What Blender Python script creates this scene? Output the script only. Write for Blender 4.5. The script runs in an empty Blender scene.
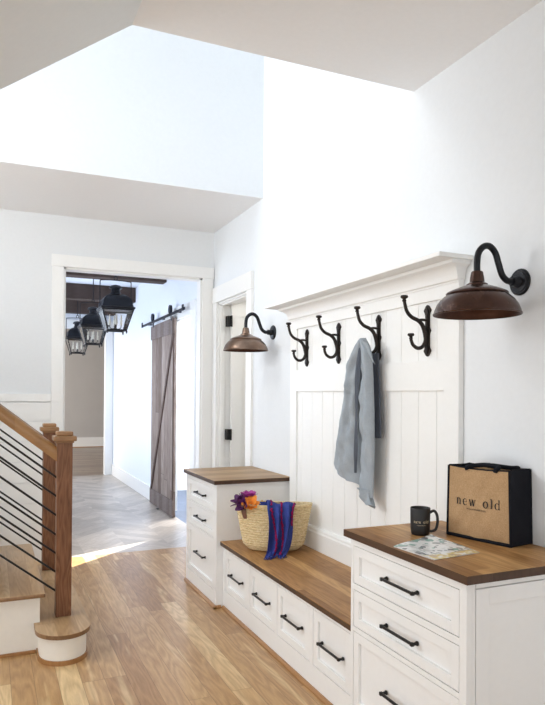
import bpy, bmesh, math, random
from mathutils import Vector, Matrix
random.seed(7)
PI = math.pi
sc = bpy.context.scene
C = sc.collection

# ------------------------------------------------------------------ materials
def newmat(name):
    m = bpy.data.materials.new(name); m.use_nodes = True
    nt = m.node_tree; b = nt.nodes['Principled BSDF']
    return m, nt, b

class N:
    """tiny node builder"""
    def __init__(s, nt): s.nt = nt
    def n(s, t, **k):
        x = s.nt.nodes.new(t)
        for a, v in k.items(): setattr(x, a, v)
        return x
    def put(s, sock, v):
        if hasattr(v, 'links') or hasattr(v, 'is_linked'): s.nt.links.new(v, sock)
        else: sock.default_value = v
    def math(s, op, a, b=None, c=None):
        x = s.n('ShaderNodeMath', operation=op)
        s.put(x.inputs[0], a)
        if b is not None: s.put(x.inputs[1], b)
        if c is not None: s.put(x.inputs[2], c)
        return x.outputs[0]
    def comb(s, x, y, z):
        c = s.n('ShaderNodeCombineXYZ')
        for i, v in enumerate((x, y, z)): s.put(c.inputs[i], v)
        return c.outputs[0]
    def ramp(s, f, stops, interp='LINEAR'):
        r = s.n('ShaderNodeValToRGB'); cr = r.color_ramp; cr.interpolation = interp
        while len(cr.elements) < len(stops): cr.elements.new(0.5)
        for e, (p, c) in zip(cr.elements, stops): e.position = p; e.color = (*c, 1)
        s.put(r.inputs[0], f); return r.outputs[0]
    def mix(s, f, a, b, mode='MIX'):
        x = s.n('ShaderNodeMix', data_type='RGBA', blend_type=mode)
        s.put(x.inputs[0], f)
        s.put(x.inputs[6], a if not isinstance(a, tuple) else (*a, 1)); s.put(x.inputs[7], b if not isinstance(b, tuple) else (*b, 1))
        return x.outputs[2]
    def noise(s, v, scale=5, detail=3, rough=.5, dist=0):
        x = s.n('ShaderNodeTexNoise'); s.put(x.inputs['Vector'], v)
        x.inputs['Scale'].default_value = scale; x.inputs['Detail'].default_value = detail
        x.inputs['Roughness'].default_value = rough; x.inputs['Distortion'].default_value = dist
        return x.outputs[0]
    def bump(s, h, strength=.3, dist=.01):
        x = s.n('ShaderNodeBump'); x.inputs['Strength'].default_value = strength; x.inputs['Distance'].default_value = dist
        s.put(x.inputs['Height'], h); return x.outputs[0]

def plain(name, col, rough=.5, metal=0, noise_amt=0.03, nscale=40, bump=0, spec=.5):
    m, nt, b = newmat(name); k = N(nt)
    tc = k.n('ShaderNodeTexCoord').outputs['Object']
    f = k.noise(tc, nscale, 3)
    lo = tuple(c*(1-noise_amt) for c in col); hi = tuple(min(1, c*(1+noise_amt)) for c in col)
    k.put(b.inputs['Base Color'], k.ramp(f, [(.3, lo), (.7, hi)]))
    b.inputs['Roughness'].default_value = rough; b.inputs['Metallic'].default_value = metal
    b.inputs['Specular IOR Level'].default_value = spec
    if bump: k.put(b.inputs['Normal'], k.bump(f, bump, .003))
    return m

def wood(name, stops, along='Y', w=.11, L=1.3, rough=.35, gap=.0015, gapdark=.35, grain=.35, coat=0, chevron=False, ringscale=1.0, gstretch=1.0, sap=0, spec=.4, world=True):
    """planked wood in world metres: per-board tone + stretched grain"""
    m, nt, b = newmat(name); k = N(nt)
    if world: p = k.n('ShaderNodeNewGeometry').outputs['Position']
    else: p = k.n('ShaderNodeTexCoord').outputs['Object']
    sp = k.n('ShaderNodeSeparateXYZ'); k.put(sp.inputs[0], p)
    X, Y, Z = sp.outputs
    if chevron:
        ax = k.math('PINGPONG', X, .42)
        s2 = math.sqrt(.5)
        A = k.math('MULTIPLY', k.math('SUBTRACT', Y, ax), s2)
        B = k.math('MULTIPLY', k.math('ADD', Y, ax), s2)
        col = k.math('FLOOR', k.math('DIVIDE', X, .42))
    elif along == 'Y': A, B, col = X, Y, 0.0
    elif along == 'X': A, B, col = Y, X, 0.0
    else: A, B, col = k.math('ADD', X, Y), Z, 0.0
    bi = k.math('FLOOR', k.math('DIVIDE', A, w))
    wn = k.n('ShaderNodeTexWhiteNoise', noise_dimensions='2D'); k.put(wn.inputs[0], k.comb(bi, col, 0.0))
    B2 = k.math('ADD', B, k.math('MULTIPLY', wn.outputs[0], L*3))
    bj = k.math('FLOOR', k.math('DIVIDE', B2, L))
    wn2 = k.n('ShaderNodeTexWhiteNoise', noise_dimensions='3D'); k.put(wn2.inputs[0], k.comb(bi, bj, col))
    r = wn2.outputs[0]
    off = k.math('MULTIPLY', r, 37.0)
    gv = k.comb(k.math('ADD', k.math('MULTIPLY', A, 1.0), off), k.math('MULTIPLY', B2, .10*gstretch), k.math('MULTIPLY', Z, 1.0) if along != 'Z' else off)
    g1 = k.noise(gv, 90, 4, .6)
    gv2 = k.comb(k.math('ADD', A, off), k.math('MULTIPLY', B2, .13*gstretch), off)
    g2 = k.noise(gv2, 7*ringscale, 2, .5)
    rings = k.math('FRACT', k.math('MULTIPLY', g2, 13.0))
    rings = k.math('ABSOLUTE', k.math('SUBTRACT', rings, .5))
    base = k.ramp(r, stops)
    if sap:
        sv = k.comb(k.math('MULTIPLY', k.math('ADD', A, off), 16.0), k.math('MULTIPLY', B2, .9), off)
        sn = k.noise(sv, 1.0, 2, .5, .6)
        sm = k.math('SMOOTH_MAX', k.math('MULTIPLY', k.math('SUBTRACT', sn, .60), 14.0), 0.0, .1)
        sm = k.math('MULTIPLY', k.math('MINIMUM', sm, 1.0), sap)
        base = k.mix(sm, base, stops[-1][1])
    f = k.math('ADD', k.math('MULTIPLY', g1, .55), k.math('MULTIPLY', rings, .55))
    dark = k.mix(1.0, base, tuple((.50, .42, .34)) , 'MULTIPLY')
    c = k.mix(k.math('MULTIPLY', k.math('MAXIMUM', k.math('SUBTRACT', k.math('MULTIPLY', f, 2.2), .55), 0.0), grain*1.3), base, dark)
    fa = k.math('FRACT', k.math('DIVIDE', A, w)); fb = k.math('FRACT', k.math('DIVIDE', B2, L))
    ga = k.math('GREATER_THAN', k.math('ABSOLUTE', k.math('SUBTRACT', fa, .5)), .5-gap/w)
    gb = k.math('GREATER_THAN', k.math('ABSOLUTE', k.math('SUBTRACT', fb, .5)), .5-gap/L)
    gm = k.math('MAXIMUM', ga, gb)
    gd = k.mix(1.0, c, (gapdark, gapdark*.9, gapdark*.8), 'MULTIPLY')
    c = k.mix(gm, c, gd)
    k.put(b.inputs['Base Color'], c)
    k.put(b.inputs['Roughness'], k.math('ADD', k.math('MULTIPLY', g1, .15), rough-.07))
    k.put(b.inputs['Normal'], k.bump(f, .08, .002)); b.inputs['Specular IOR Level'].default_value = spec
    if coat: b.inputs['Coat Weight'].default_value = coat; b.inputs['Coat Roughness'].default_value = .25
    return m

M = {}
M['wall'] = plain('wall_paint_cool', (.79, .82, .845), .75, noise_amt=.01)
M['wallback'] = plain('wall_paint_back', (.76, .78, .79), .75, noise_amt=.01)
M['ceil'] = plain('ceiling_paint', (.86, .862, .862), .8, noise_amt=.01)
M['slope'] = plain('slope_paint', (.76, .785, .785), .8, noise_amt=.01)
M['riser'] = plain('riser_paint', (.83, .80, .735), .5, noise_amt=.01)
M['trim'] = plain('trim_paint', (.875, .875, .855), .42, noise_amt=.008)
M['cab'] = plain('cabinet_paint', (.865, .868, .862), .4, noise_amt=.008)
M['panel'] = plain('panel_paint', (.88, .885, .87), .45, noise_amt=.008)
M['grey'] = plain('grey_wall_paint', (.50, .48, .46), .8, noise_amt=.02, nscale=3)
M['hall'] = plain('hall_paint', (.82, .86, .93), .7, noise_amt=.01)
M['black'] = plain('black_iron', (.030, .023, .020), .5, .6, .15, 60, bump=.15)
M['matteblack'] = plain('handle_black', (.02, .018, .017), .38, .5, .1)
M['steel'] = plain('blue_black_steel', (.035, .04, .055), .35, .7, .1)
M['lantern'] = plain('lantern_metal', (.012, .013, .017), .38, .5, .1)
M['ivory'] = plain('ivory_sleeve', (.85, .82, .72), .5)
M['hinge'] = plain('hinge_black', (.015, .014, .014), .45, .4)
M['floor'] = wood('oak_floor', [(0, (.36, .190, .072)), (.3, (.45, .255, .105)), (.6, (.53, .320, .143)), (.85, (.60, .380, .180)), (.93, (.72, .51, .265)), (1, (.80, .60, .33))], 'Y', .115, 1.5, .34, .0010, .45, .55, coat=.15, sap=.5)
M['hallfloor'] = wood('hall_floor', [(0, (.38, .34, .30)), (.5, (.48, .43, .385)), (1, (.60, .54, .48))], 'Y', .13, .6, .32, .001, .6, .4, coat=.15, chevron=True)
M['farfloor'] = wood('far_floor', [(0, (.20, .14, .10)), (.5, (.27, .20, .15)), (1, (.36, .28, .21))], 'X', .13, 1.2, .3, .001, .5, .3, coat=.3)
M['bluefloor'] = plain('side_room_slate', (.10, .13, .19), .5, noise_amt=.15, nscale=8)
M['top'] = wood('stained_oak_top', [(0, (.32, .155, .052)), (.5, (.45, .240, .090)), (1, (.66, .40, .175))], 'Y', .082, 2.6, .42, .0007, .7, .6, spec=.25)
M['topx'] = wood('stained_oak_top_lengthwise', [(0, (.34, .200, .088)), (.5, (.42, .26, .12)), (1, (.50, .32, .16))], 'X', .14, 2.2, .42, .0006, .75, .4)
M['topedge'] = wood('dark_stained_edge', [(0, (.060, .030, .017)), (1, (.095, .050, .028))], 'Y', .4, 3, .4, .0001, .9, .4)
M['shoe'] = wood('shoe_oak', [(0, (.36, .18, .065)), (1, (.42, .22, .09))], 'Y', .5, 3, .45, .0001, .9, .3)
M['tread'] = wood('oak_tread', [(0, (.40, .245, .12)), (.5, (.48, .31, .16)), (1, (.55, .375, .21))], 'Y', .12, 2.4, .33, .0005, .7, .4)
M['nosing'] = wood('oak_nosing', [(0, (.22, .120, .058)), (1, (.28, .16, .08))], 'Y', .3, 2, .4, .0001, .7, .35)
M['newel'] = wood('oak_newel', [(0, (.19, .080, .035)), (1, (.24, .105, .048))], 'Z', .35, 3, .45, .0001, .9, .95, ringscale=1.8)
M['newelcap'] = wood('oak_newel_cap', [(0, (.28, .150, .066)), (1, (.34, .19, .09))], 'X', .3, 2, .4, .0001, .9, .35)
M['rail'] = wood('oak_handrail', [(0, (.27, .135, .045)), (1, (.34, .18, .07))], 'X', .4, 2, .30, .0001, .9, .35)
M['barn'] = wood('weathered_barn_wood', [(0, (.16, .115, .095)), (.5, (.25, .195, .17)), (1, (.38, .32, .29))], 'Z', .16, 3, .75, .0025, .3, .75, gstretch=.8)
M['barnlight'] = wood('weathered_cross_board', [(0, (.17, .135, .125)), (1, (.24, .20, .19))], 'Y', .5, 3, .75, .001, .3, .8)
M['barndark'] = wood('dark_brace_wood', [(0, (.075, .045, .035)), (1, (.11, .07, .055))], 'Z', .3, 3, .7, .001, .5, .4)
M['beam'] = wood('dark_beam_wood', [(0, (.055, .036, .030)), (1, (.085, .058, .048))], 'X', .4, 3, .8, .0005, .6, .5)
M['leather'] = plain('brown_leather', (.17, .07, .04), .5, bump=.3)
M['denim'] = None

def bronze(name, a, b2, rough):
    m, nt, b = newmat(name); k = N(nt)
    tc = k.n('ShaderNodeTexCoord').outputs['Object']
    f = k.noise(tc, 14, 4, .6)
    k.put(b.inputs['Base Color'], k.ramp(f, [(.3, a), (.7, b2)]))
    b.inputs['Metallic'].default_value = 1
    k.put(b.inputs['Roughness'], k.math('ADD', k.math('MULTIPLY', f, .12), rough))
    return m
M['bronze'] = bronze('aged_copper_shade', (.080, .048, .040), (.105, .064, .052), .20)
M['copper'] = bronze('copper_shade_lit_tone', (.20, .135, .10), (.29, .20, .15), .24)  # same metal as the dark lamp, stronger light put into its colour
M['bronzein'] = bronze('copper_shade_lining', (.06, .03, .022), (.10, .05, .035), .4)

def cloth(name, c1, c2, scale=350, rough=.9, bump=.4, big=None):
    m, nt, b = newmat(name); k = N(nt)
    tc = k.n('ShaderNodeTexCoord').outputs['Object']
    f = k.noise(tc, scale, 2, .6)
    col = k.ramp(f, [(.3, c1), (.7, c2)])
    if big:
        g = k.noise(tc, 9, 3, .6)
        col = k.mix(k.math('MULTIPLY', g, big), col, tuple(c*.6 for c in c1))
    k.put(b.inputs['Base Color'], col)
    b.inputs['Roughness'].default_value = rough
    b.inputs['Specular IOR Level'].default_value = .2
    k.put(b.inputs['Normal'], k.bump(f, bump, .001))
    return m
M['denim'] = cloth('washed_grey_blue_linen', (.31, .355, .40), (.47, .515, .555), 420, big=.55)
M['denimdark'] = cloth('shirt_cloth_shaded', (.075, .085, .11), (.11, .125, .15), 420)  # shaded copy of the shirt cloth, shade put into the colour
M['shawl'] = cloth('cobalt_cotton', (.030, .048, .215), (.055, .080, .33), 300, big=.35)
M['pom'] = cloth('crimson_pompom_trim', (.20, .008, .06), (.34, .015, .10), 200, bump=.8)
M['jute'] = cloth('jute_weave', (.42, .26, .13), (.62, .415, .235), 260, bump=.7, big=.6)
M['navycanvas'] = cloth('black_canvas', (.006, .0065, .010), (.012, .013, .018), 300, bump=.5)
M['ink'] = plain('black_print', (.012, .011, .012), .7)
M['gold'] = plain('cream_print', (.62, .52, .34), .5)
M['mug'] = plain('matte_black_glaze', (.009, .009, .010), .5, noise_amt=.05)
M['purple'] = plain('dark_purple_petal', (.075, .008, .085), .6, noise_amt=.3, nscale=60)
M['magenta'] = plain('magenta_petal', (.36, .035, .26), .6, noise_amt=.3, nscale=60)
M['orange'] = plain('orange_petal', (.85, .26, .03), .6, noise_amt=.3, nscale=60)
M['yellow'] = plain('straw_petal', (.68, .48, .18), .6, noise_amt=.3, nscale=60)
M['stem'] = plain('green_stem', (.10, .16, .05), .6)

def straw():
    m, nt, b = newmat('palm_straw'); k = N(nt)
    tc = k.n('ShaderNodeTexCoord').outputs['Object']
    sp = k.n('ShaderNodeSeparateXYZ'); k.put(sp.inputs[0], tc)
    ang = k.math('ARCTAN2', sp.outputs[1], sp.outputs[0])
    v = k.comb(k.math('MULTIPLY', ang, 2.0), k.math('MULTIPLY', sp.outputs[2], 22.0), 0.0)
    f = k.noise(v, 4, 4, .65)
    st = k.noise(k.comb(k.math('MULTIPLY', ang, 14.0), k.math('MULTIPLY', sp.outputs[2], 30.0), 0.0), 3, 3)
    ff = k.math('ADD', k.math('MULTIPLY', f, .6), k.math('MULTIPLY', st, .4))
    k.put(b.inputs['Base Color'], k.ramp(ff, [(.3, (.42, .29, .14)), (.5, (.70, .55, .31)), (.68, (.88, .77, .53))]))
    b.inputs['Roughness'].default_value = .75
    k.put(b.inputs['Normal'], k.bump(ff, .6, .004))
    return m
M['straw'] = straw()

def glassmat():
    m = bpy.data.materials.new('lantern_glass'); m.use_nodes = True
    nt = m.node_tree; nt.nodes.remove(nt.nodes['Principled BSDF']); k = N(nt)
    t = k.n('ShaderNodeBsdfTransparent'); t.inputs[0].default_value = (.98, .985, .99, 1)
    g = k.n('ShaderNodeBsdfGlossy'); g.inputs['Roughness'].default_value = .08
    fr = k.n('ShaderNodeFresnel'); fr.inputs[0].default_value = 1.5
    mx = k.n('ShaderNodeMixShader'); k.put(mx.inputs[0], k.math('MULTIPLY', fr.outputs[0], 1.3))
    nt.links.new(t.outputs[0], mx.inputs[1]); nt.links.new(g.outputs[0], mx.inputs[2])
    nt.links.new(mx.outputs[0], nt.nodes['Material Output'].inputs[0])
    return m
M['glass'] = glassmat()

def magmat():
    """magazine cover: pale page with blocks of printed pictures (object coords, metres)"""
    m, nt, b = newmat('magazine_cover'); k = N(nt)
    tc = k.n('ShaderNodeTexCoord').outputs['Object']
    sp = k.n('ShaderNodeSeparateXYZ'); k.put(sp.inputs[0], tc)
    v = k.n('ShaderNodeTexVoronoi', distance='MANHATTAN'); k.put(v.inputs['Vector'], tc); v.inputs['Scale'].default_value = 44
    sc_ = k.n('ShaderNodeSeparateColor'); k.put(sc_.inputs[0], v.outputs['Color'])
    pic = k.ramp(sc_.outputs[0], [(0, (.86, .86, .85)), (.34, (.80, .81, .80)), (.42, (.30, .31, .31)), (.58, (.07, .08, .09)), (.7, (.16, .36, .30)), (.78, (.62, .62, .60)), (.9, (.88, .87, .84))], 'CONSTANT')
    n2 = k.noise(tc, 60, 4, .7)
    pic = k.mix(k.math('MULTIPLY', n2, .25), pic, (.80, .81, .82))
    yl = k.math('LESS_THAN', sp.outputs[1], -.085)
    strip = k.ramp(k.noise(tc, 30, 3), [(.42, (.85, .84, .80)), (.52, (.70, .55, .14)), (.6, (.55, .42, .3))])
    pic = k.mix(yl, pic, strip)
    k.put(b.inputs['Base Color'], pic); b.inputs['Roughness'].default_value = .3
    return m
M['mag'] = magmat()
M['paper'] = plain('paper_edges', (.80, .79, .76), .7)

# ------------------------------------------------------------------ mesh helpers
WLOC = {}
def obj(name, bm, mat, parent=None, origin=None, smooth=None, recalc=True):
    if recalc: bmesh.ops.recalc_face_normals(bm, faces=bm.faces[:])
    vs = [v.co for v in bm.verts]
    if origin is None:
        lo = [min(v[i] for v in vs) for i in range(3)]; hi = [max(v[i] for v in vs) for i in range(3)]
        origin = Vector(((lo[0]+hi[0])/2, (lo[1]+hi[1])/2, lo[2]))
    origin = Vector(origin)
    bmesh.ops.translate(bm, verts=bm.verts[:], vec=-origin)
    me = bpy.data.meshes.new(name); bm.to_mesh(me); bm.free()
    if smooth is not None:
        for p in me.polygons: p.use_smooth = True
        me.set_sharp_from_angle(angle=math.radians(smooth))
    o = bpy.data.objects.new(name, me)
    for mm in (mat if isinstance(mat, (list, tuple)) else [mat]): me.materials.append(mm)
    C.objects.link(o)
    if parent is not None:
        o.parent = parent; o.location = origin - WLOC[parent]
    else: o.location = origin
    WLOC[o] = origin
    return o
def thing(name, label, cat, loc, group=None):
    o = bpy.data.objects.new(name, None); C.objects.link(o); o.location = loc; o.empty_display_size = .1
    WLOC[o] = Vector(loc); o['label'] = label; o['category'] = cat
    if group: o['group'] = group
    return o
def tag(o, label, cat, group=None):
    o['label'] = label; o['category'] = cat
    if group: o['group'] = group
    return o
def struct(name, bm, mat, parent=None, smooth=None):
    o = obj(name, bm, mat, parent, smooth=smooth)
    if parent is None: o['kind'] = 'structure'
    return o
def copytree(o, label, delta, parent=None):
    c = o.copy(); C.objects.link(c); c.parent = parent
    if parent is None:
        c.location = o.location + Vector(delta); c['label'] = label
    for ch in list(o.children): copytree(ch, None, None, c)
    return c
def NB(): return bmesh.new()
def box(bm, x0, x1, y0, y1, z0, z1, bev=0, mi=0):
    t = bmesh.new()
    bmesh.ops.create_cube(t, size=1)
    for v in t.verts:
        v.co = Vector((x0+(v.co.x+.5)*(x1-x0), y0+(v.co.y+.5)*(y1-y0), z0+(v.co.z+.5)*(z1-z0)))
    if bev: bmesh.ops.bevel(t, geom=t.edges[:], offset=bev, segments=2, profile=.5, affect='EDGES')
    merge(bm, t, mi)
def merge(bm, t, mi=0):
    mp = {v: bm.verts.new(v.co) for v in t.verts}
    for f in t.faces:
        try:
            nf = bm.faces.new([mp[v] for v in f.verts]); nf.material_index = mi or f.material_index
        except ValueError: pass
    t.free()
def B(*a, **k):
    bm = NB(); box(bm, *a, **k); return bm
def tube(bm, pts, r, seg=10, caps=True, closed=False):
    pts = [Vector(p) for p in pts]; n = len(pts)
    rs = r if isinstance(r, (list, tuple)) else [r]*n
    rings = []; up = None
    for i, p in enumerate(pts):
        if closed: t = (pts[(i+1) % n]-pts[i-1]).normalized()
        else: t = (pts[min(i+1, n-1)]-pts[max(i-1, 0)]).normalized()
        if up is None: up = t.orthogonal().normalized()
        up = (up - t*up.dot(t)).normalized(); w = t.cross(up)
        rings.append([bm.verts.new(p + (up*math.cos(2*PI*j/seg)+w*math.sin(2*PI*j/seg))*rs[i]) for j in range(seg)])
    for i in range(n if closed else n-1):
        a, b = rings[i], rings[(i+1) % n]
        for j in range(seg): bm.faces.new((a[j], a[(j+1) % seg], b[(j+1) % seg], b[j]))
    if caps and not closed:
        bm.faces.new(rings[0][::-1]); bm.faces.new(rings[-1])
def smoothpath(pts, k=5):
    P = [Vector(p) for p in pts]; P = [2*P[0]-P[1]]+P+[2*P[-1]-P[-2]]; out = []
    for i in range(1, len(P)-2):
        for s in range(k):
            t = s/k; a, b, c, d = P[i-1], P[i], P[i+1], P[i+2]
            out.append(.5*((2*b)+(c-a)*t+(2*a-5*b+4*c-d)*t*t+(3*b-a-3*c+d)*t**3))
    out.append(P[-2]); return out
def lathe(bm, prof, center=(0, 0, 0), axis='Z', seg=32, cap=True):
    cx, cy, cz = center; rings = []
    for r, h in prof:
        ring = []
        for j in range(seg):
            a = 2*PI*j/seg; c, s = math.cos(a)*r, math.sin(a)*r
            co = (cx+c, cy+s, cz+h) if axis == 'Z' else ((cx+h, cy+c, cz+s) if axis == 'X' else (cx+c, cy+h, cz+s))
            ring.append(bm.verts.new(co))
        rings.append(ring)
    for a, b in zip(rings, rings[1:]):
        for j in range(seg): bm.faces.new((a[j], a[(j+1) % seg], b[(j+1) % seg], b[j]))
    if cap:
        bm.faces.new(rings[0][::-1]); bm.faces.new(rings[-1])
def prism(bm, poly, axis, a, b):
    """poly: list of 2D points; extruded along axis from a to b. axis X: (y,z); Y: (x,z); Z: (x,y)"""
    def co(p, t): return (t, p[0], p[1]) if axis == 'X' else ((p[0], t, p[1]) if axis == 'Y' else (p[0], p[1], t))
    v0 = [bm.verts.new(co(p, a)) for p in poly]; v1 = [bm.verts.new(co(p, b)) for p in poly]
    bm.faces.new(v0); bm.faces.new(v1[::-1]); n = len(poly)
    for i in range(n): bm.faces.new((v0[i], v0[(i+1) % n], v1[(i+1) % n], v1[i]))
def grid(bm, nu, nv, fn, closed_u=False, flip=False):
    V = [[bm.verts.new(fn(i/(nu if closed_u else nu-1), j/(nv-1))) for i in range(nu)] for j in range(nv)]
    for j in range(nv-1):
        for i in range(nu if closed_u else nu-1):
            i2 = (i+1) % nu
            bm.faces.new((V[j][i], V[j][i2], V[j+1][i2], V[j+1][i]))
    return V
def solidify(bm, t):
    bmesh.ops.recalc_face_normals(bm, faces=bm.faces[:])
    bmesh.ops.solidify(bm, geom=bm.faces[:], thickness=t)

# ------------------------------------------------------------------ the setting
XW, YB, YS, YC, HC = 2.07, 6.19, 4.925, 2.844, 3.1565
XL = -1.9
# floors
struct('floor', B(XL, XW+.13, -2.6, 6.22, -.06, 0), M['floor'])
struct('floor', B(.3, 2.125, 6.22, 12.3, -.06, 0), M['hallfloor'])
struct('floor', B(-2.5, 6.5, 12.3, 19, -.06, 0), M['farfloor'])
struct('floor', B(2.125, 5.0, 6.7, 12.3, -.06, 0), M['bluefloor'])
struct('floor', B(XW+.13, 3.4, 4.9, 6.6, -.06, 0), M['floor'])
# right wall, with the doorway near the back corner
DY0, DY1, DZ = 5.235, 6.05, 2.43
bm = NB(); box(bm, XW, XW+.13, -2.6, DY0, 0, 5.75); box(bm, XW, XW+.13, DY0, DY1, DZ, 5.75); box(bm, XW, XW+.13, DY1, 6.2, 0, 5.75)
struct('wall_right', bm, M['wall'])
# back wall with the wide cased opening
OX0, OX1, OZ = .617, 1.945, 2.685
bm = NB(); box(bm, XL, OX0, YB, 6.29, 0, 3.4); box(bm, OX0, OX1, YB, 6.29, OZ, 3.4); box(bm, OX1, XW+.13, YB, 6.29, 0, 3.4)
struct('wall_back', bm, M['wallback'])
# soffit over the stairs end, front of stairwell
bm = NB(); box(bm, XL, XW, YS-.004, YS+.12, HC, HC+.003); box(bm, XL, XW, YS+.12, YB, HC, HC+.12)
struct('ceiling', bm, M['ceil'])
struct('wall_stairwell', B(XL-.12, XW, YS-.004, YS+.12, HC+.003, 5.75), M['wall'])
# flat ceiling near the camera and the sloping one
XK = .563
struct('ceiling', B(XK, XW, -2.6, YC, HC-.003, HC+.14), M['ceil'])
sl = .737
bm = NB(); prism(bm, [(XK, HC-.003), (XL, HC-.003-sl*(XK-XL)), (XL, HC+.14-sl*(XK-XL)), (XK, HC+.14)], 'Y', -2.6, YC)
struct('ceiling', bm, M['slope'])
bm = NB(); prism(bm, [(XW, HC+.1), (XK, HC+.1), (XL, HC+.1-sl*(XK-XL)), (XL, 5.75), (XW, 5.75)], 'Y', YC-.12, YC-.001)
struct('wall_front', bm, M['wall'])
# left wall: solid low, glazed above the stairs, with openings added for fill
bm = NB(); box(bm, XL-.12, XL, -2.6, -.5, 0, 3.3); box(bm, XL-.12, XL, -.5, 2.5, 1.25, 3.3); box(bm, XL-.12, XL, -.5, 2.5, 0, .2); box(bm, XL-.12, XL, 2.5, YC, 0, 3.3); box(bm, XL-.12, XL, YC, YS, 0, 1.9); box(bm, XL-.12, XL, YS, YB+.12, 0, 3.3); box(bm, XL-.12, XL, -2.6, YC, 3.3, 5.75); box(bm, XL-.12, XL, YC, YS, 5.45, 5.75)
struct('wall_left', bm, M['wall'])
# stairwell roof with skylight opening
bm = NB(); box(bm, XL-.12, -.9, YC-.12, YS+.12, 5.75, 5.85); box(bm, 1.7, XW+.13, YC-.12, YS+.12, 5.75, 5.85)
box(bm, -.9, 1.7, YC-.12, 3.15, 5.75, 5.85); box(bm, -.9, 1.7, 4.65, YS+.12, 5.75, 5.85)
struct('ceiling', bm, M['wall'])
bm = NB(); box(bm, 1.95, XW+.13, YC-.12, YS+.24, 5.85, 8.2); box(bm, XL-.12, 1.95, YS+.12, YS+.24, 5.75, 8.2)  # unseen walls added above the roof to keep sun out of the skylight
struct('wall_sun_block', bm, M['wall'])
# windows of the stairwell (frames)
def window(n, axis, p, a0, a1, b0, b1):
    bm = NB()
    def fb(u0, u1, v0, v1):
        if axis == 'X': box(bm, p-.03, p+.03, u0, u1, v0, v1)
        elif axis == 'Z': box(bm, u0, u1, v0, v1, p-.03, p+.03)
        else: box(bm, u0, u1, p-.03, p+.03, v0, v1)
    w = .05
    fb(a0, a0+w, b0, b1); fb(a1-w, a1, b0, b1); fb(a0+w, a1-w, b0, b0+w); fb(a0+w, a1-w, b1-w, b1)
    m = (a0+a1)/2; fb(m-.015, m+.015, b0+w, b1-w)
    struct('window_%d' % n, bm, M['trim'])
window(1, 'X', XL-.06, YC, YS, 1.9, 5.45)  # lower part is an addition, lets fill reach the cabinets
window(5, 'X', XL-.06, -.5, 2.5, .2, 1.25)  # unseen low window, added for the fill from camera left
window(2, 'Z', 5.80, -.9, 1.7, 3.15, 4.65)
# wall behind the camera with a wide opening added for fill light
bm = NB(); box(bm, XL-.12, -1.3, -2.72, -2.6, 0, 3.3); box(bm, 1.5, XW+.13, -2.72, -2.6, 0, 3.3); box(bm, -1.3, 1.5, -2.72, -2.6, 2.5, 3.3); box(bm, -1.3, 1.5, -2.72, -2.6, 0, .4)
struct('wall_behind', bm, M['wall'])
window(3, 'Y', -2.66, -1.3, 1.5, .4, 2.5)  # unseen window frame, added around the rear fill opening

# hall beyond the opening
HX0, HX1, HY1, HZ = .42, 2.125, 12.3, 3.22
BY0, BY1, BZ = 7.13, 8.2, 2.44      # barn-door opening
bm = NB(); box(bm, HX1, HX1+.12, 6.285, BY0, 0, 3.3); box(bm, HX1, HX1+.12, BY0, BY1, BZ, 3.3); box(bm, HX1, HX1+.12, BY1, HY1, 0, 3.3)
struct('wall_hall_right', bm, M['hall'])
W0, W1 = 6.7, 11.6
bm = NB(); box(bm, HX0-.12, HX0, 6.285, W0, 0, 3.3); box(bm, HX0-.12, HX0, W1, HY1, 0, 3.3); box(bm, HX0-.12, HX0, W0, W1, 0, .9); box(bm, HX0-.12, HX0, W0, W1, 2.6, 3.3)
struct('wall_hall_left', bm, M['hall'])
window(4, 'X', HX0-.06, W0, W1, .9, 2.6)
struct('ceiling', B(HX0-.12, HX1+.12, 6.285, HY1, HZ, HZ+.1), M['hall'])
FX1, FZ = 2.0, 2.72
bm = NB(); box(bm, FX1, HX1, HY1, HY1+.12, 0, 3.3); box(bm, HX0-.12, FX1, HY1, HY1+.12, FZ, 3.3); box(bm, HX1, 6.5, HY1, HY1+.12, 0, 3.3)
box(bm, -2.5, HX0-.05, HY1, HY1+.12, 0, 3.3)
struct('wall_hall_end', bm, M['hall'])
# grey room
struct('wall_grey_room', B(-2.5, 6.5, 18.8, 18.95, 0, 3.3), M['grey'])
struct('baseboard_grey_room', B(-2.5, 6.5, 18.775, 18.8, 0, .28), M['trim'])
struct('trim_1', B(-2.5, 6.5, 18.755, 18.775, 0, .02), M['shoe'])
bm = NB(); box(bm, 6.38, 6.5, 12.42, 18.8, 0, 3.3); struct('wall_grey_room', bm, M['grey'])
bm = NB(); box(bm, -2.62, -2.5, 12.3, 18.95, 0, .9); box(bm, -2.62, -2.5, 12.3, 14, .9, 3.3); box(bm, -2.62, -2.5, 17, 18.95, .9, 3.3); box(bm, -2.62, -2.5, 14, 17, 2.5, 3.3)
struct('wall_grey_room', bm, M['grey'])
struct('ceiling', B(-2.5, 6.5, 12.42, 18.8, 3.3, 3.4), M['grey'])
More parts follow.
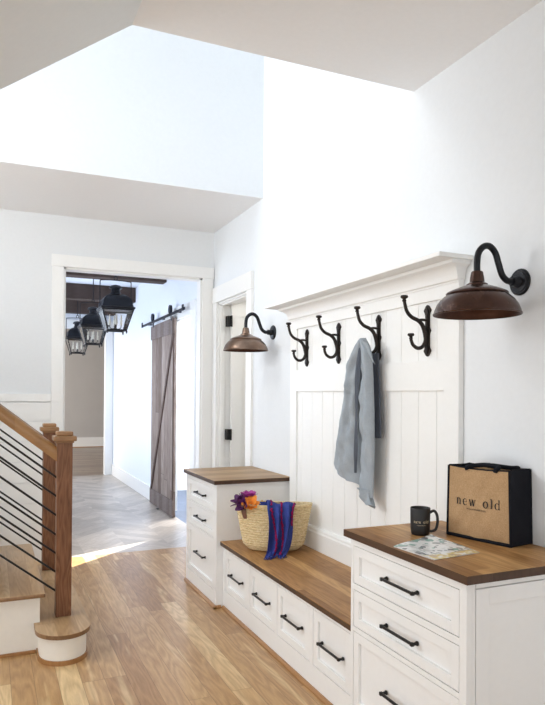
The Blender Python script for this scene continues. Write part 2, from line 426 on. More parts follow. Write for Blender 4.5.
# side room behind the barn door: unseen wedge opening in its far wall, made up to shape the sun strip
SX = 4.2
def sunpt(x, y, tz=.55):
    t = (SX-x)/.747; return (y+.665*t, t*tz)
a = sunpt(1.60, 6.66); b1 = sunpt(.62, 5.86); b2 = sunpt(.62, 6.21)
poly = [a, (a[0]-.02, b1[1]), (b2[0], b2[1])]
y0, z0 = a; z1 = b1[1]; y2 = b2[0]
bm = NB()
box(bm, SX, SX+.03, 6.6, y0, 0, 3.3); box(bm, SX, SX+.03, y2, 12.3, 0, 3.3); box(bm, SX, SX+.03, y0, y2, z1, 3.3); box(bm, SX, SX+.03, y0, y2, 0, z0)
prism(bm, [(y0, z0), (y2, z0), (y2, z1)], 'X', SX, SX+.03)
struct('wall_side_room', bm, M['hall'])
struct('wall_side_room', B(HX1+.12, SX, 6.58, 6.7, 0, 3.3), M['hall'])
struct('wall_side_room', B(HX1+.12, SX, 9.9, 10.0, 0, 3.3), M['hall'])
struct('baseboard_side_room', B(HX1+.12, SX, 9.88, 9.9, 0, .2), M['trim'])
struct('ceiling', B(HX1+.12, SX+.03, 6.58, 12.3, 3.3, 3.4), M['hall'])
# closet behind the open door
struct('wall_closet', B(3.3, 3.4, 4.9, 6.58, 0, 2.9), M['trim'])
bm = NB(); box(bm, XW+.13, 3.3, 4.8, 4.9, 0, 2.9); box(bm, XW+.13, 3.3, 6.45, 6.57, 0, 2.9); box(bm, XW+.13, 3.4, 4.8, 6.57, 2.8, 2.9)
struct('wall_closet', bm, M['trim'])

# casings
def casing_back():
    bm = NB()
    y0, y1 = YB-.022, YB
    box(bm, .513, OX0, y0, y1, 0, OZ, .002); box(bm, OX1, 2.055, y0, y1, 0, OZ, .002)
    box(bm, .508, 2.062, y0-.006, y1, OZ, 2.795, .002)
    # jambs
    box(bm, OX0-.001, OX0+.018, y1, 6.305, 0, OZ); box(bm, OX1-.018, OX1+.001, y1, 6.305, 0, OZ); box(bm, OX0, OX1, y1, 6.305, OZ-.018, OZ+.001)
    box(bm, .513, OX0, 6.29, 6.305, 0, OZ); box(bm, OX1, 2.055, 6.29, 6.305, 0, OZ); box(bm, .508, 2.062, 6.29, 6.305, OZ, 2.795)
    struct('trim_2', bm, M['trim'])
casing_back()
bm = NB()
x0, x1 = XW-.022, XW
box(bm, x0, x1, 5.115, DY0, 0, DZ, .002); box(bm, x0, x1, DY1, YB-.03, 0, DZ, .002); box(bm, x0-.006, x1, 5.108, YB-.03, DZ, 2.585, .002)
box(bm, x1, XW+.15, DY1-.018, DY1+.001, 0, DZ); box(bm, x1, XW+.15, DY0-.001, DY0+.018, 0, DZ); box(bm, x1, XW+.15, DY0, DY1, DZ-.018, DZ+.001)
box(bm, x1+.02, x1+.06, DY1-.032, DY1-.018, 0, DZ-.018); box(bm, x1+.02, x1+.06, DY0, DY1, DZ-.032, DZ-.018)
struct('trim_3', bm, M['trim'])
bm = NB()
x0, x1 = HX1-.025, HX1
box(bm, x0, x1, 6.95, BY0, 0, BZ+.15, .002); box(bm, x0, x1, BY1, BY1+.18, 0, BZ+.15); box(bm, x0, x1, BY0, BY1, BZ, BZ+.15)
box(bm, x1, HX1+.13, BY1-.018, BY1, 0, BZ); box(bm, x1, HX1+.13, BY0, BY0+.018, 0, BZ); box(bm, x1, HX1+.13, BY0, BY1, BZ-.018, BZ)
struct('trim_4', bm, M['trim'])
bm = NB(); box(bm, FX1, 2.12, HY1-.025, HY1, 0, FZ, .002); box(bm, HX0, 2.12, HY1-.025, HY1, FZ, FZ+.16, .002); box(bm, FX1-.015, FX1, HY1-.025, HY1+.14, 0, FZ)
struct('trim_5', bm, M['trim'])
struct('baseboard_hall_right', B(HX1-.018, HX1, BY1+.18, HY1-.025, 0, .2, bev=.003), M['trim'])
struct('baseboard_hall_right', B(HX1-.018, HX1, 6.34, 6.95, 0, .2, bev=.003), M['trim'])
# side wall cap and shiplap under it, left of the opening
bm = NB()
zb = [0, .16, .345, .53, .715, .90, 1.083, 1.268, 1.44]
for a_, b_ in zip(zb, zb[1:]): box(bm, XL, .512, YB-.016, YB, a_+.002, b_-.002)
struct('wall_shiplap', bm, M['trim'])
struct('trim_6', B(XL, .512, YB-.024, YB, 1.444, 1.515, bev=.002), M['trim'])
struct('baseboard_right', B(XW-.015, XW, -2.6, 1.75, 0, .16, bev=.003), M['trim'])
# open door leaf of the doorway
bm = NB()
lx0, lx1, ly = 2.185, 2.86, 5.965
yA_, yB_ = ly, ly+.04
st = .11
box(bm, lx0, lx0+st, yA_, yB_, .01, 2.415); box(bm, lx1-st, lx1, yA_, yB_, .01, 2.415)
for z0_, z1_ in ((.01, .24), (.885, .945), (2.30, 2.415)): box(bm, lx0+st, lx1-st, yA_, yB_, z0_, z1_)
box(bm, lx0+st, lx1-st, yA_+.014, yB_-.014, .24, 2.3)
door = struct('door_1', bm, M['trim'])
for hz in (2.245, 1.125, .25):
    bm = NB(); box(bm, 2.142, 2.178, ly-.0, ly+.062, hz-.052, hz+.052); tube(bm, [(2.18, ly-.006, hz-.055), (2.18, ly-.006, hz+.055)], .009, 8)
    h = obj('door_hinge', bm, M['hinge'], door); h['label'] = 'black butt hinge'

# ------------------------------------------------------------------ cabinets
def shaker(bm, xf, y0, y1, z0, z1, fw=.045, fz=None, rec=.013, th=.02):
    fz = fz or fw
    box(bm, xf, xf+th, y0, y0+fw, z0, z1, .0012); box(bm, xf, xf+th, y1-fw, y1, z0, z1, .0012)
    box(bm, xf, xf+th, y0+fw, y1-fw, z0, z0+fz, .0012); box(bm, xf, xf+th, y0+fw, y1-fw, z1-fz, z1, .0012)
    box(bm, xf+rec, xf+th-.001, y0+fw, y1-fw, z0+fz, z1-fz)
def handle(bm, xf, yc, zc, L=.116):
    for s in (-1, 1):
        y = yc+s*(L-.012)
        lathe(bm, [(.0095, 0), (.0095, -.004), (.0065, -.008), (.006, -.024)], (xf, y, zc), 'X', 12)
        box(bm, xf-.033, xf-.019, y-.0072, y+.0072, zc-.0072, zc+.0072, .002)
    tube(bm, [(xf-.026, yc-L+.005, zc), (xf-.026, yc+L-.005, zc)], .0064, 10)
def cabinet(label, xf, y0, y1, drawers, dy0, dy1, top, xback, topx0, ty0, ty1, topmat, endpanel=False):
    t = thing('drawer_cabinet', label, 'cabinet', ((xf+xback)/2, (y0+y1)/2, 0))
    bm = NB(); g = .0034; zt = top-.03
    ya = y0+(.014 if endpanel else 0)
    box(bm, xf+.14, xback, ya, y1, .0, zt); box(bm, xf+.024, xf+.14, ya, ya+.018, 0, zt); box(bm, xf+.024, xf+.14, y1-.018, y1, 0, zt); box(bm, xf+.024, xf+.14, ya+.018, y1-.018, zt-.015, zt)
    box(bm, xf, xf+.024, y0, dy0-g, 0, zt, .001); box(bm, xf, xf+.024, dy1+g, y1, 0, zt, .001)
    zs = [0]+[v for d in drawers for v in d]+[zt]
    for a_, b_ in zip(zs[0::2], zs[1::2]): box(bm, xf, xf+.024, dy0-g, dy1+g, a_ + (g if a_ else 0), b_-(g if b_ != zt else 0))
    obj('body', bm, M['cab'], t)
    if endpanel:
        bm = NB(); xs = xf+.042; a_, b_, c_, d_ = xs, xback, .10, .85
        box(bm, xf+.024, xs-.004, y0, y0+.0138, 0, zt); box(bm, xs, xback, y0, y0+.0138, .8545, zt); box(bm, xs, xback, y0, y0+.0138, 0, c_-.003)
        w = .058
        box(bm, a_, a_+w, y0, y0+.0138, c_, d_, .001); box(bm, b_-w, b_, y0, y0+.0138, c_, d_, .001)
        box(bm, a_+w, b_-w, y0, y0+.0138, c_, c_+w, .001); box(bm, a_+w, b_-w, y0, y0+.0138, d_-w, d_, .001)
        box(bm, a_+w, b_-w, y0+.009, y0+.0138, c_+w, d_-w)
        obj('end_panel', bm, M['cab'], t)
    for (z0, z1) in drawers:
        bm = NB(); shaker(bm, xf+.001, dy0, dy1, z0, z1, .042, .040)
        d = obj('drawer', bm, M['cab'], t)
        bm = NB()
        big = z1-z0 > .25
        handle(bm, xf+.010, (dy0+dy1)/2, (z0+z1)/2)
        h = obj('handle', bm, M['matteblack'], d, smooth=40); h['label'] = 'black bar pull'
    bm = NB()
    if endpanel: prism(bm, [(topx0, ty0), (XW-.001, ty0), (XW-.001, 2.435), (2.038, 2.435), (2.038, ty1), (topx0, ty1)], 'Z', zt, top)
    else: box(bm, topx0, xback, ty0, ty1, zt, top, .0025)
    for f in bm.faces:
        if abs(f.calc_center_median().z-top) > .002: f.material_index = 1
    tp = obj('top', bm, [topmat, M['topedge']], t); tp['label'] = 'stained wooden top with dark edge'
    bm = NB(); r = .019
    prism(bm, [(xf, 0), (xf-r, 0), (xf-r, r*.5), (xf-r*.5, r), (xf, r)], 'Y', y0-r, y1)
    prism(bm, [(y0, 0), (y0-r, 0), (y0-r, r*.5), (y0-r*.5, r), (y0, r)], 'X', xf-r, (1.541-.019 if not endpanel else xback))
    obj('base_molding', bm, M['shoe'], t)
    return t
cabinet('tall white drawer cabinet at far end of the bench, beside the doorway', 1.487, 4.352, 5.112, [(.119, .470), (.492, .652), (.676, .84)], 4.40, 5.070, .908, XW-.001, 1.463, 4.330, 5.106+.018, M['topx'])
cabinet('tall white drawer cabinet in foreground holding mug and tote bag', 1.505, 1.752, 2.522, [(.119, .462), (.488, .647), (.680, .843)], 1.792, 2.497, .908, 2.038, 1.4865, 1.728, 2.5585, M['top'], True)

# bench
bx, by0, by1 = 1.54, 2.523, 4.350
t = thing('storage_bench', 'long low white bench with four drawers and wooden seat between the cabinets', 'bench', (1.8, 3.45, 0))
bm = NB(); g = .0034; zt = .443
dr = [(2.580, 2.955), (3.000, 3.408), (3.446, 3.836), (3.878, 4.300)]
dz0, dz1 = .130, .412
box(bm, bx+.14, XW-.002, by0, by1, 0, zt); box(bm, bx+.024, bx+.14, by0, by0+.018, 0, zt); box(bm, bx+.024, bx+.14, by1-.018, by1, 0, zt); box(bm, bx+.024, bx+.14, by0+.018, by1-.018, zt-.012, zt)
box(bm, bx, bx+.024, by0, by1, 0, dz0-g); box(bm, bx, bx+.024, by0, by1, dz1+g, zt)
e = [by0]+[v for d in dr for v in d]+[by1]
for i in range(0, len(e), 2):
    box(bm, bx, bx+.024, e[i]+(g if i else 0), e[i+1]-(g if i < len(e)-2 else 0), dz0-g, dz1+g)
obj('body', bm, M['cab'], t)
for (a_, b_) in dr:
    bm = NB(); shaker(bm, bx+.001, a_, b_, dz0, dz1, .048, .044)
    d = obj('drawer', bm, M['cab'], t)
    bm = NB(); handle(bm, bx+.010, (a_+b_)/2, .268)
    h = obj('handle', bm, M['matteblack'], d, smooth=40); h['label'] = 'black bar pull'
bm = NB(); box(bm, 1.5158, XW-.025, by0+.001, 4.3505, zt, .4724, .0025)
for f in bm.faces:
    if abs(f.calc_center_median().z-.4724) > .002: f.material_index = 1
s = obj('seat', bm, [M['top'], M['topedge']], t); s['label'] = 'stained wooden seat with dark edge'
bm = NB(); r = .019
prism(bm, [(bx, 0), (bx-r, 0), (bx-r, r*.5), (bx-r*.5, r), (bx, r)], 'Y', by0-.002, 4.351-.02)
obj('base_molding', bm, M['shoe'], t)

# hook board
PX, PY0, PY1 = 2.040, 2.437, 4.308
t = thing('hook_board', 'tall white panelled board with crown shelf above the bench', 'wall panel', (2.05, 3.4, .474))
bm = NB(); box(bm, 2.062, XW-.0005, PY0+.02, PY1-.02, .475, 2.16)
W = .148; y = 4.205
RX = 2.052
edges = [2.545]+[2.616+.151*i for i in range(11)]+[4.205]
for a_, b_ in zip(edges, edges[1:]): box(bm, RX, 2.063, a_+.0012, b_-.0012, .50, 2.01, .0018)
ob = obj('beadboard', bm, M['panel'], t)
bm = NB()
box(bm, PX, XW-.0008, PY0, 2.545, .475, 2.165, .001); box(bm, PX, XW-.0008, 4.205, PY1, .475, 2.165, .001)
box(bm, PX, XW-.01, 2.545, 4.205, 1.546, 1.70, .001); box(bm, PX, XW-.01, 2.545, 4.205, 2.0, 2.165, .001)
obj('frame', bm, M['panel'], t)
bm = NB(); prism(bm, [(PX-.004, .4735), (PX-.018, .4735), (PX-.018, .590), (PX-.012, .600), (PX-.012, .612), (PX-.004, .622), (XW-.012, .624), (XW-.012, .4735)], 'Y', 2.56, 4.306)
obj('base_molding', bm, M['panel'], t)
# crown: profile in (projection, z), mitred around three sides
prof = [(0, 2.064), (.005, 2.064), (.007, 2.073), (.013, 2.075)]
for i in range(9):
    a_ = i/8*PI/2; prof.append((.016+.056*(1-math.cos(a_)), 2.078+.062*math.sin(a_)))
prof += [(.076, 2.143), (.079, 2.145), (.079, 2.160), (0, 2.160)]
bm = NB(); rows = []
for (p, z) in prof:
    k_ = .60
    rows.append([bm.verts.new(c) for c in ((XW-.002, PY0-p*k_, z), (PX-p, PY0-p*k_, z), (PX-p, PY1+p*k_, z), (XW-.002, PY1+p*k_, z))])
for a_, b_ in zip(rows, rows[1:]):
    for j in range(3): bm.faces.new((a_[j], a_[j+1], b_[j+1], b_[j]))
obj('crown_molding', bm, M['panel'], t)
obj('top_shelf', B(1.872, XW-.001, 2.372, 4.415, 2.1605, 2.181, bev=.002), M['panel'], t)

# ------------------------------------------------------------------ coat hooks
HX = RX
def coat_hook(y, label):
    t = thing('coat_hook', label, 'hook', (HX, y, 1.72), 'iron coat hooks in a row')
    bm = NB()
    zc, hh = 1.853, .132; out = []
    for i in range(41):
        s_ = -1+2*i/40
        w_ = .018 + .010*math.exp(-(s_/.08)**2) + .012*math.exp(-((abs(s_)-.78)/.09)**2) - .003
        if abs(s_) > .86: w_ *= math.sqrt(max(0, 1-((abs(s_)-.86)/.14)**2))*.98+.02
        out.append((w_, zc+hh*s_))
    poly = [(y+w_, z_) for w_, z_ in out]+[(y-w_, z_) for w_, z_ in reversed(out)]
    prism(bm, poly, 'X', HX-.009, HX-.0002)
    prism(bm, [(y+(p[0]-y)*.55, zc+(p[1]-zc)*.92) for p in poly], 'X', HX-.014, HX-.009)
    obj('back_plate', bm, M['black'], t, smooth=40)
    q_ = 1.22
    bm = NB()
    up = smoothpath([(HX-.010*q_, y, 1.790), (HX-.016*q_, y, 1.835), (HX-.030*q_, y, 1.878), (HX-.052*q_, y, 1.902), (HX-.085*q_, y, 1.918), (HX-.108*q_, y, 1.944), (HX-.118*q_, y, 1.978), (HX-.122*q_, y, 2.0)], 4)
    n = len(up); tube(bm, up, [.0120-.004*i/n for i in range(n)], 10)
    tube(bm, smoothpath([(HX-.008*q_, y, 1.905), (HX-.03*q_, y, 1.907), (HX-.055*q_, y, 1.903)], 4), .007, 8)
    lathe(bm, [(.007, -.008), (.011, -.005), (.011, 0), (.0085, .003), (.0095, .007), (.018, .012), (.0195, .018), (.016, .024), (.004, .024)], (HX-.122*q_, y, 2.0), 'Z', 16)
    obj('upper_prong', bm, M['black'], t, smooth=50)
    bm = NB()
    lo = smoothpath([(HX-.012*q_, y, 1.815), (HX-.017*q_, y, 1.790), (HX-.032*q_, y, 1.768), (HX-.055*q_, y, 1.762), (HX-.076*q_, y, 1.776), (HX-.086*q_, y, 1.798), (HX-.088*q_, y, 1.812)], 4)
    n = len(lo); tube(bm, lo, [.0110-.003*i/n for i in range(n)], 10)
    lathe(bm, [(.006, -.006), (.010, -.003), (.010, 0), (.0075, .003), (.009, .007), (.0165, .012), (.0175, .018), (.014, .023), (.004, .022)], (HX-.088*q_, y, 1.812), 'Z', 16)
    obj('lower_prong', bm, M['black'], t, smooth=50)
    return t
h0 = coat_hook(2.685, 'black iron coat hook nearest the large copper wall lamp')
for y, lb in ((3.137, 'black iron coat hook the grey-blue shirt hangs on'), (3.600, 'black iron coat hook just left of the hanging shirt'), (4.050, 'black iron coat hook farthest left, nearest the small wall lamp')):
    copytree(h0, lb, (0, y-2.685, 0))

# ------------------------------------------------------------------ wall lamps
def sconce(y, label, mat, zd=2.008, cx=1.834):
    t = thing('wall_lamp', label, 'lamp', (XW, y, zd), 'gooseneck wall lamps')
    bm = NB(); lathe(bm, [(.057, -.0003), (.057, -.006), (.052, -.011), (.046, -.011), (.044, -.015), (.026, -.017), (.024, -.028), (.020, -.034), (.020, -.05), (.015, -.052)], (XW, y, zd), 'X', 32)
    o = obj('wall_plate', bm, M['lantern'], t, smooth=40)
    for s_ in (-1, 1):
        bm = NB(); lathe(bm, [(.005, 0), (.005, -.003), (.003, -.005)], (XW-.0125, y+s_*.028, zd+.028), 'X', 10); obj('screw', bm, M['lantern'], o, smooth=40)
    bm = NB()
    pts = [(XW-.045, zd), (XW-.075, zd+.001), (1.968, zd+.022), (1.948, zd+.068), (1.930, zd+.112), (1.900, zd+.136), (1.868, zd+.132), (1.842, zd+.105), (cx, zd+.065), (cx, zd+.014)]
    tube(bm, smoothpath([(a_, y, b_) for a_, b_ in pts], 6), .0135, 14)
    obj('arm', bm, M['lantern'], t, smooth=60)
    z0 = zd-.154
    bm = NB()
    outer = [(.176, 0), (.178, .004), (.174, .009), (.171, .020), (.162, .042), (.148, .061), (.130, .077), (.122, .083), (.125, .088), (.121, .093), (.104, .101), (.078, .111), (.055, .119), (.042, .124)]
    inner = [(r_-.004, z_-.003) for r_, z_ in outer[::-1] if z_ > .001]+[(.172, .0)]
    lathe(bm, outer+inner+[outer[0]], (cx, y, z0), 'Z', 48, cap=False)
    bmesh.ops.remove_doubles(bm, verts=bm.verts[:], dist=.0001)
    n_out = len(outer)-1
    for f in bm.faces:
        c_ = f.calc_center_median(); rr = math.hypot(c_.x-cx, c_.y-y); f.normal_update()
    # lining faces: the ones made after the outer rows
    fs = list(bm.faces)
    for i, f in enumerate(fs): f.material_index = 1 if i >= n_out*48 else 0
    obj('shade', bm, [mat, M['bronzein']], t, smooth=50)
    bm = NB(); lathe(bm, [(.040, .119), (.043, .122), (.043, .127), (.036, .131), (.030, .136), (.028, .155), (.024, .176), (.021, .180), (.010, .182)], (cx, y, z0), 'Z', 28)
    obj('collar', bm, mat, t, smooth=40)
    bm = NB(); lathe(bm, [(.012, .121), (.014, .10), (.014, .085), (.026, .07), (.030, .052), (.026, .034), (.010, .024)], (cx, y, z0), 'Z', 20)
    obj('bulb', bm, M['ivory'], t, smooth=60)
    return t
sconce(2.08, 'large dark copper gooseneck lamp on wall above the tote bag', M['bronze'])
sconce(4.69, 'copper gooseneck lamp in a lit-up tone on wall left of the hook board, beside the doorway', M['copper'], 2.018)

# ------------------------------------------------------------------ staircase
def stair():
    t = thing('staircase', 'oak staircase with white sides and rounded bottom step', 'staircase', (.2, 4.6, 0))
    rise, run = .175, .245
    xe = .555
    # bottom step with half-round near end
    def bull(x0, x1, yc, ry, n=20):
        cx = (x0+x1)/2; rx = (x1-x0)/2
        return [(cx+rx*math.cos(a_), yc+ry*math.sin(a_)) for a_ in [-PI*i/n for i in range(n+1)]]
    yf = 5.345
    def step_poly(e_):
        pts = bull(.262-e_, .535+e_, 3.93, .150+e_)
        return [(.535+e_, yf+e_)]+pts+[(.262-e_, 4.012-e_ if e_ else 4.012), (.20, 4.012), (.20, yf+e_)]
    def poly1(e_):
        pts = bull(.272-e_, .532+e_, 3.905, .145+e_)
        return [(.532+e_, yf)]+pts+[(.272-e_, 4.02), (.272, yf)]
    bm = NB(); prism(bm, poly1(0), 'Z', 0, .15); o = obj('riser', bm, M['riser'], t, smooth=30)
    bm = NB(); prism(bm, poly1(.008), 'Z', 0, .026); obj('base_molding', bm, M['shoe'], t, smooth=30)
    bm = NB(); prism(bm, poly1(.022), 'Z', .1502, .175)
    bmesh.ops.bevel(bm, geom=[e_ for e_ in bm.edges if abs(e_.verts[0].co.z-e_.verts[1].co.z) < 1e-5], offset=.008, segments=3, affect='EDGES')
    for f in bm.faces:
        if abs(f.calc_center_median().z-.175) > .002: f.material_index = 1
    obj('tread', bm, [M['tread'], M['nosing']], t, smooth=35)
    for i in range(1, 8):
        x1 = xe-i*run; z1 = rise*(i+1)
        bm = NB(); box(bm, x1-run-.02 if i < 7 else XL+.012, x1-.028, 4.010, yf, 0 if i == 1 else rise*1, z1-.0255)
        obj('riser', bm, M['riser'], t)
        bm = NB(); box(bm, x1-run-.03 if i < 7 else XL+.012, x1, 3.978, yf, z1-.025, z1, .007)
        for f in bm.faces:
            if abs(f.calc_center_median().z-z1) > .002: f.material_index = 1
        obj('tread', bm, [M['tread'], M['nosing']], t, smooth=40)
    bm = NB(); box(bm, XL+.012, .262, 4.010-.013, 4.010, 0, .02, .004); obj('base_molding', bm, M['shoe'], t)
    # closed side under the flight
    bm = NB(); box(bm, XL+.012, .065, 4.011, 4.02, 0, rise*2-.03); obj('stringer', bm, M['riser'], t)
stair()
def railing(label, xp, yp, rods, rail_end, h0, nw=.090):
    t = thing('stair_railing', label, 'railing', (xp, yp, .176))
    h = nw/2
    bm = NB(); box(bm, xp-h, xp+h, yp-h, yp+h, .1755, 1.228, .003)
    nwl = obj('newel_post', bm, M['newel'], t)
    bm = NB(); box(bm, xp-.052, xp+.052, yp-.052, yp+.052, 1.220, 1.234, .003); box(bm, xp-.067, xp+.067, yp-.067, yp+.067, 1.232, 1.262, .006); box(bm, xp-.048, xp+.048, yp-.048, yp+.048, 1.262, 1.290, .007)
    obj('cap', bm, M['newelcap'], nwl)
    sl_ = .79; xa, xb = xp-h, -1.0
    za = h0; zb_ = h0+sl_*(xa-xb)
    bm = NB()
    pr = [(-.030, -.036), (.030, -.036), (.034, -.012), (.033, .012), (.022, .030), (0, .037), (-.022, .030), (-.033, .012), (-.034, -.012)]
    A = [bm.verts.new((xa, yp+p, za+q*1.27)) for p, q in pr]; Bq = [bm.verts.new((xb, yp+p, zb_+q*1.27)) for p, q in pr]
    bm.faces.new(A); bm.faces.new(Bq[::-1])
    for i in range(len(pr)): bm.faces.new((A[i], A[(i+1) % len(pr)], Bq[(i+1) % len(pr)], Bq[i]))
    obj('handrail', bm, M['rail'], t, smooth=50)
    for z_ in rods:
        bm = NB(); tube(bm, [(xa+.004, yp, z_), (xb, yp, z_+.785*(xa-xb))], .0065, 8)
        obj('baluster_rod', bm, M['matteblack'], t, smooth=60)
    bm = NB(); box(bm, xb-.09, xb, yp-h, yp+h, rise_at(xb), zb_+.1, .003)
    obj('newel_post', bm, M['newel'], t)
def rise_at(x): return .175*(int((.555-x-.045)/.245)+1)+.0005
railing('stair railing on the near side, bigger oak newel on rounded bottom step', .420, 4.10, [.322, .436, .549, .661, .779, .894, 1.008], 0, 1.155)
railing('stair railing on the far side, behind the near oak newel', .422, 5.20, [.322, .436, .549, .661, .779, .894, 1.008], 0, 1.155)

# ------------------------------------------------------------------ hall: beams, lanterns, barn door
for y0, zb_, lb in ((8.30, 2.995, 'dark timber ceiling beam nearest the opening, right above the first lantern'), (10.27, 2.985, 'dark timber ceiling beam, middle of the three in the hallway'), (12.06, 2.985, 'dark timber ceiling beam farthest down the hallway')):
    bm = NB(); box(bm, HX0, HX1-.001, y0, y0+.2, zb_, HZ-.001, .006)
    tag(obj('ceiling_beam', bm, M['beam']), lb, 'beam', 'hallway ceiling beams')
def lantern(x, y, label):
    t = thing('lantern', label, 'lantern', (x, y, 2.22), 'hanging hallway lanterns')
    def frustum(bm, levels):
        rows = []
        for hw, z in levels: rows.append([bm.verts.new((x+a_*hw, y+b_*hw, z)) for a_, b_ in ((-1, -1), (1, -1), (1, 1), (-1, 1))])
        bm.faces.new(rows[0][::-1]); bm.faces.new(rows[-1])
        for a_, b_ in zip(rows, rows[1:]):
            for j in range(4): bm.faces.new((a_[j], a_[(j+1) % 4], b_[(j+1) % 4], b_[j]))
    bm = NB(); frustum(bm, [(.178, 2.492), (.190, 2.495), (.192, 2.512), (.176, 2.520), (.168, 2.545), (.165, 2.575), (.150, 2.612), (.120, 2.645), (.080, 2.668)])
    obj('roof', bm, M['lantern'], t, smooth=35)
    bm = NB(); lathe(bm, [(.060, 2.664), (.062, 2.69), (.050, 2.70), (.050, 2.735), (.074, 2.742), (.076, 2.755), (.055, 2.775), (.012, 2.785)], (x, y, 0), 'Z', 24)
    obj('chimney', bm, M['lantern'], t, smooth=40)
    bm = NB(); tw, bw, zt_, zb2 = .176, .108, 2.492, 2.255
    cs = [(-1, -1), (1, -1), (1, 1), (-1, 1)]
    for a_, b_ in cs: tube(bm, [(x+a_*tw, y+b_*tw, zt_), (x+a_*bw, y+b_*bw, zb2)], .0075, 6)
    for k_ in range(4):
        a_, b_ = cs[k_], cs[(k_+1) % 4]
        tube(bm, [(x+a_[0]*bw, y+a_[1]*bw, zb2), (x+b_[0]*bw, y+b_[1]*bw, zb2)], .008, 6)
        tube(bm, [(x+a_[0]*tw, y+a_[1]*tw, zt_-.006), (x+b_[0]*tw, y+b_[1]*tw, zt_-.006)], .009, 6)
    fr = obj('frame', bm, M['lantern'], t, smooth=40)
    for a_, b_ in cs:
        bm = NB(); lathe(bm, [(.004, 0), (.010, -.008), (.012, -.018), (.006, -.028), (.009, -.034), (.003, -.040)], (x+a_*bw, y+b_*bw, zb2), 'Z', 10); obj('foot', bm, M['lantern'], fr, smooth=50)
    for k_ in range(4):
        a_, b_ = cs[k_], cs[(k_+1) % 4]; bm = NB(); q = .985
        vs = [bm.verts.new(c) for c in ((x+a_[0]*bw*q, y+a_[1]*bw*q, zb2), (x+b_[0]*bw*q, y+b_[1]*bw*q, zb2), (x+b_[0]*tw*q, y+b_[1]*tw*q, zt_), (x+a_[0]*tw*q, y+a_[1]*tw*q, zt_))]
        bm.faces.new(vs); solidify(bm, .003); g_ = obj('glass_pane', bm, M['glass'], t); g_['label'] = 'clear glass pane'
    bm = NB(); tube(bm, [(x, y, 2.258), (x, y, 2.33)], .010, 8); lathe(bm, [(.03, 2.262), (.03, 2.268), (.010, 2.276)], (x, y, 0), 'Z', 14)
    for a_, b_ in ((-1, 0), (1, 0), (0, 1), (0, -1)):
        tube(bm, smoothpath([(x, y, 2.285), (x+a_*.03, y+b_*.03, 2.272), (x+a_*.062, y+b_*.062, 2.288), (x+a_*.066, y+b_*.066, 2.318)], 4), .0045, 6)
    tube(bm, [(x-bw, y, zb2), (x+bw, y, zb2)], .006, 6)
    obj('candle_holder', bm, M['lantern'], t, smooth=50)
    for a_, b_ in ((-1, 0), (1, 0), (0, 1), (0, -1)):
        bm = NB(); lathe(bm, [(.013, 0), (.013, .065), (.006, .067), (.010, .085), (.009, .10), (.002, .125)], (x+a_*.066, y+b_*.066, 2.318), 'Z', 10)
        c_ = obj('candle', bm, M['ivory'], t, smooth=40); c_['label'] = 'ivory candle-style light'
    bm = NB()
    tube(bm, smoothpath([(x-.178, y, 2.515), (x-.178, y, 2.80), (x-.172, y, 2.826), (x-.15, y, 2.832), (x, y, 2.840), (x+.15, y, 2.832), (x+.172, y, 2.826), (x+.178, y, 2.80), (x+.178, y, 2.515)], 4), .0055, 6)
    tube(bm, [(x+.020*math.cos(2*PI*i/14), y, 2.862+.022*math.sin(2*PI*i/14)) for i in range(14)], .005, 6, closed=True)
    obj('hanging_bracket', bm, M['lantern'], t, smooth=50)
    bm = NB(); tube(bm, [(x, y, 2.875), (x, y, HZ+.05)], .006, 8); lathe(bm, [(.05, HZ-.0005), (.05, HZ-.012), (.015, HZ-.03)], (x, y, 0), 'Z', 20)
    obj('hanging_rod', bm, M['lantern'], t, smooth=40)
    return t
l0 = lantern(1.33, 7.56, 'black glass lantern hanging nearest the opening, largest of three')
copytree(l0, 'black glass lantern hanging second, middle one of three in hallway', (0, 1.775, -.035))
copytree(l0, 'black glass lantern hanging farthest back, leftmost and smallest of three', (0, 3.54, -.06))

t = thing('barn_door', 'weathered wooden sliding barn door with diagonal brace on hallway wall', 'door', (2.09, 8.4, .02))
y0, y1, z0, z1 = 7.700, 8.910, .010, 2.462
xf = 2.058
bm = NB(); n = 8; wv = (y1-y0)/n
for i in range(n): box(bm, xf+.014, xf+.040, y0+i*wv+.001, y0+(i+1)*wv-.001, z0, z1, .0015)
obj('plank_panel', bm, M['barn'], t)
for a_, b_ in ((z0, z0+.20), (z1-.19, z1)):
    bm = NB(); box(bm, xf, xf+.0138, y0, y1, a_, b_, .002); obj('cross_board', bm, M['barnlight'], t)
bm = NB()
w_ = .055; P = [(y1-.02, z0+.2), (y1-.02-w_*1.2, z0+.2), (y0+.005, z1-.19), (y0+.005+w_*1.2, z1-.19)]
prism(bm, P, 'X', xf+.001, xf+.0135); o = obj('brace', bm, M['barndark'], t); o['label'] = 'dark diagonal brace'
bm = NB(); box(bm, xf-.002, xf+.0005, y0-.002, y0+.07, z1-.22, z1+.02); box(bm, xf+.001, xf+.0138, y0, y0+.035, z0+.205, z1-.195)
obj('edge_strip', bm, M['barndark'], t)
for yh in (8.74, 7.80):
    bm = NB(); box(bm, xf-.008, xf-.0022, yh-.022, yh+.022, z1-.03, 2.56, .002)
    lathe(bm, [(.004, -.012), (.052, -.014), (.056, -.006), (.046, 0), (.056, .006), (.052, .014), (.004, .012)], (xf-.016, yh, 2.572), 'X', 24)
    o = obj('roller_hanger', bm, M['steel'], t, smooth=40); o['label'] = 'black strap with wheel on the track'
bm = NB(); box(bm, xf-.028, xf+.0, 8.35, 8.41, .0005, .0098); obj('floor_guide', bm, M['steel'], t)
t = thing('barn_door_track', 'black flat steel track above the barn door', 'door track', (2.09, 8.3, 2.48))
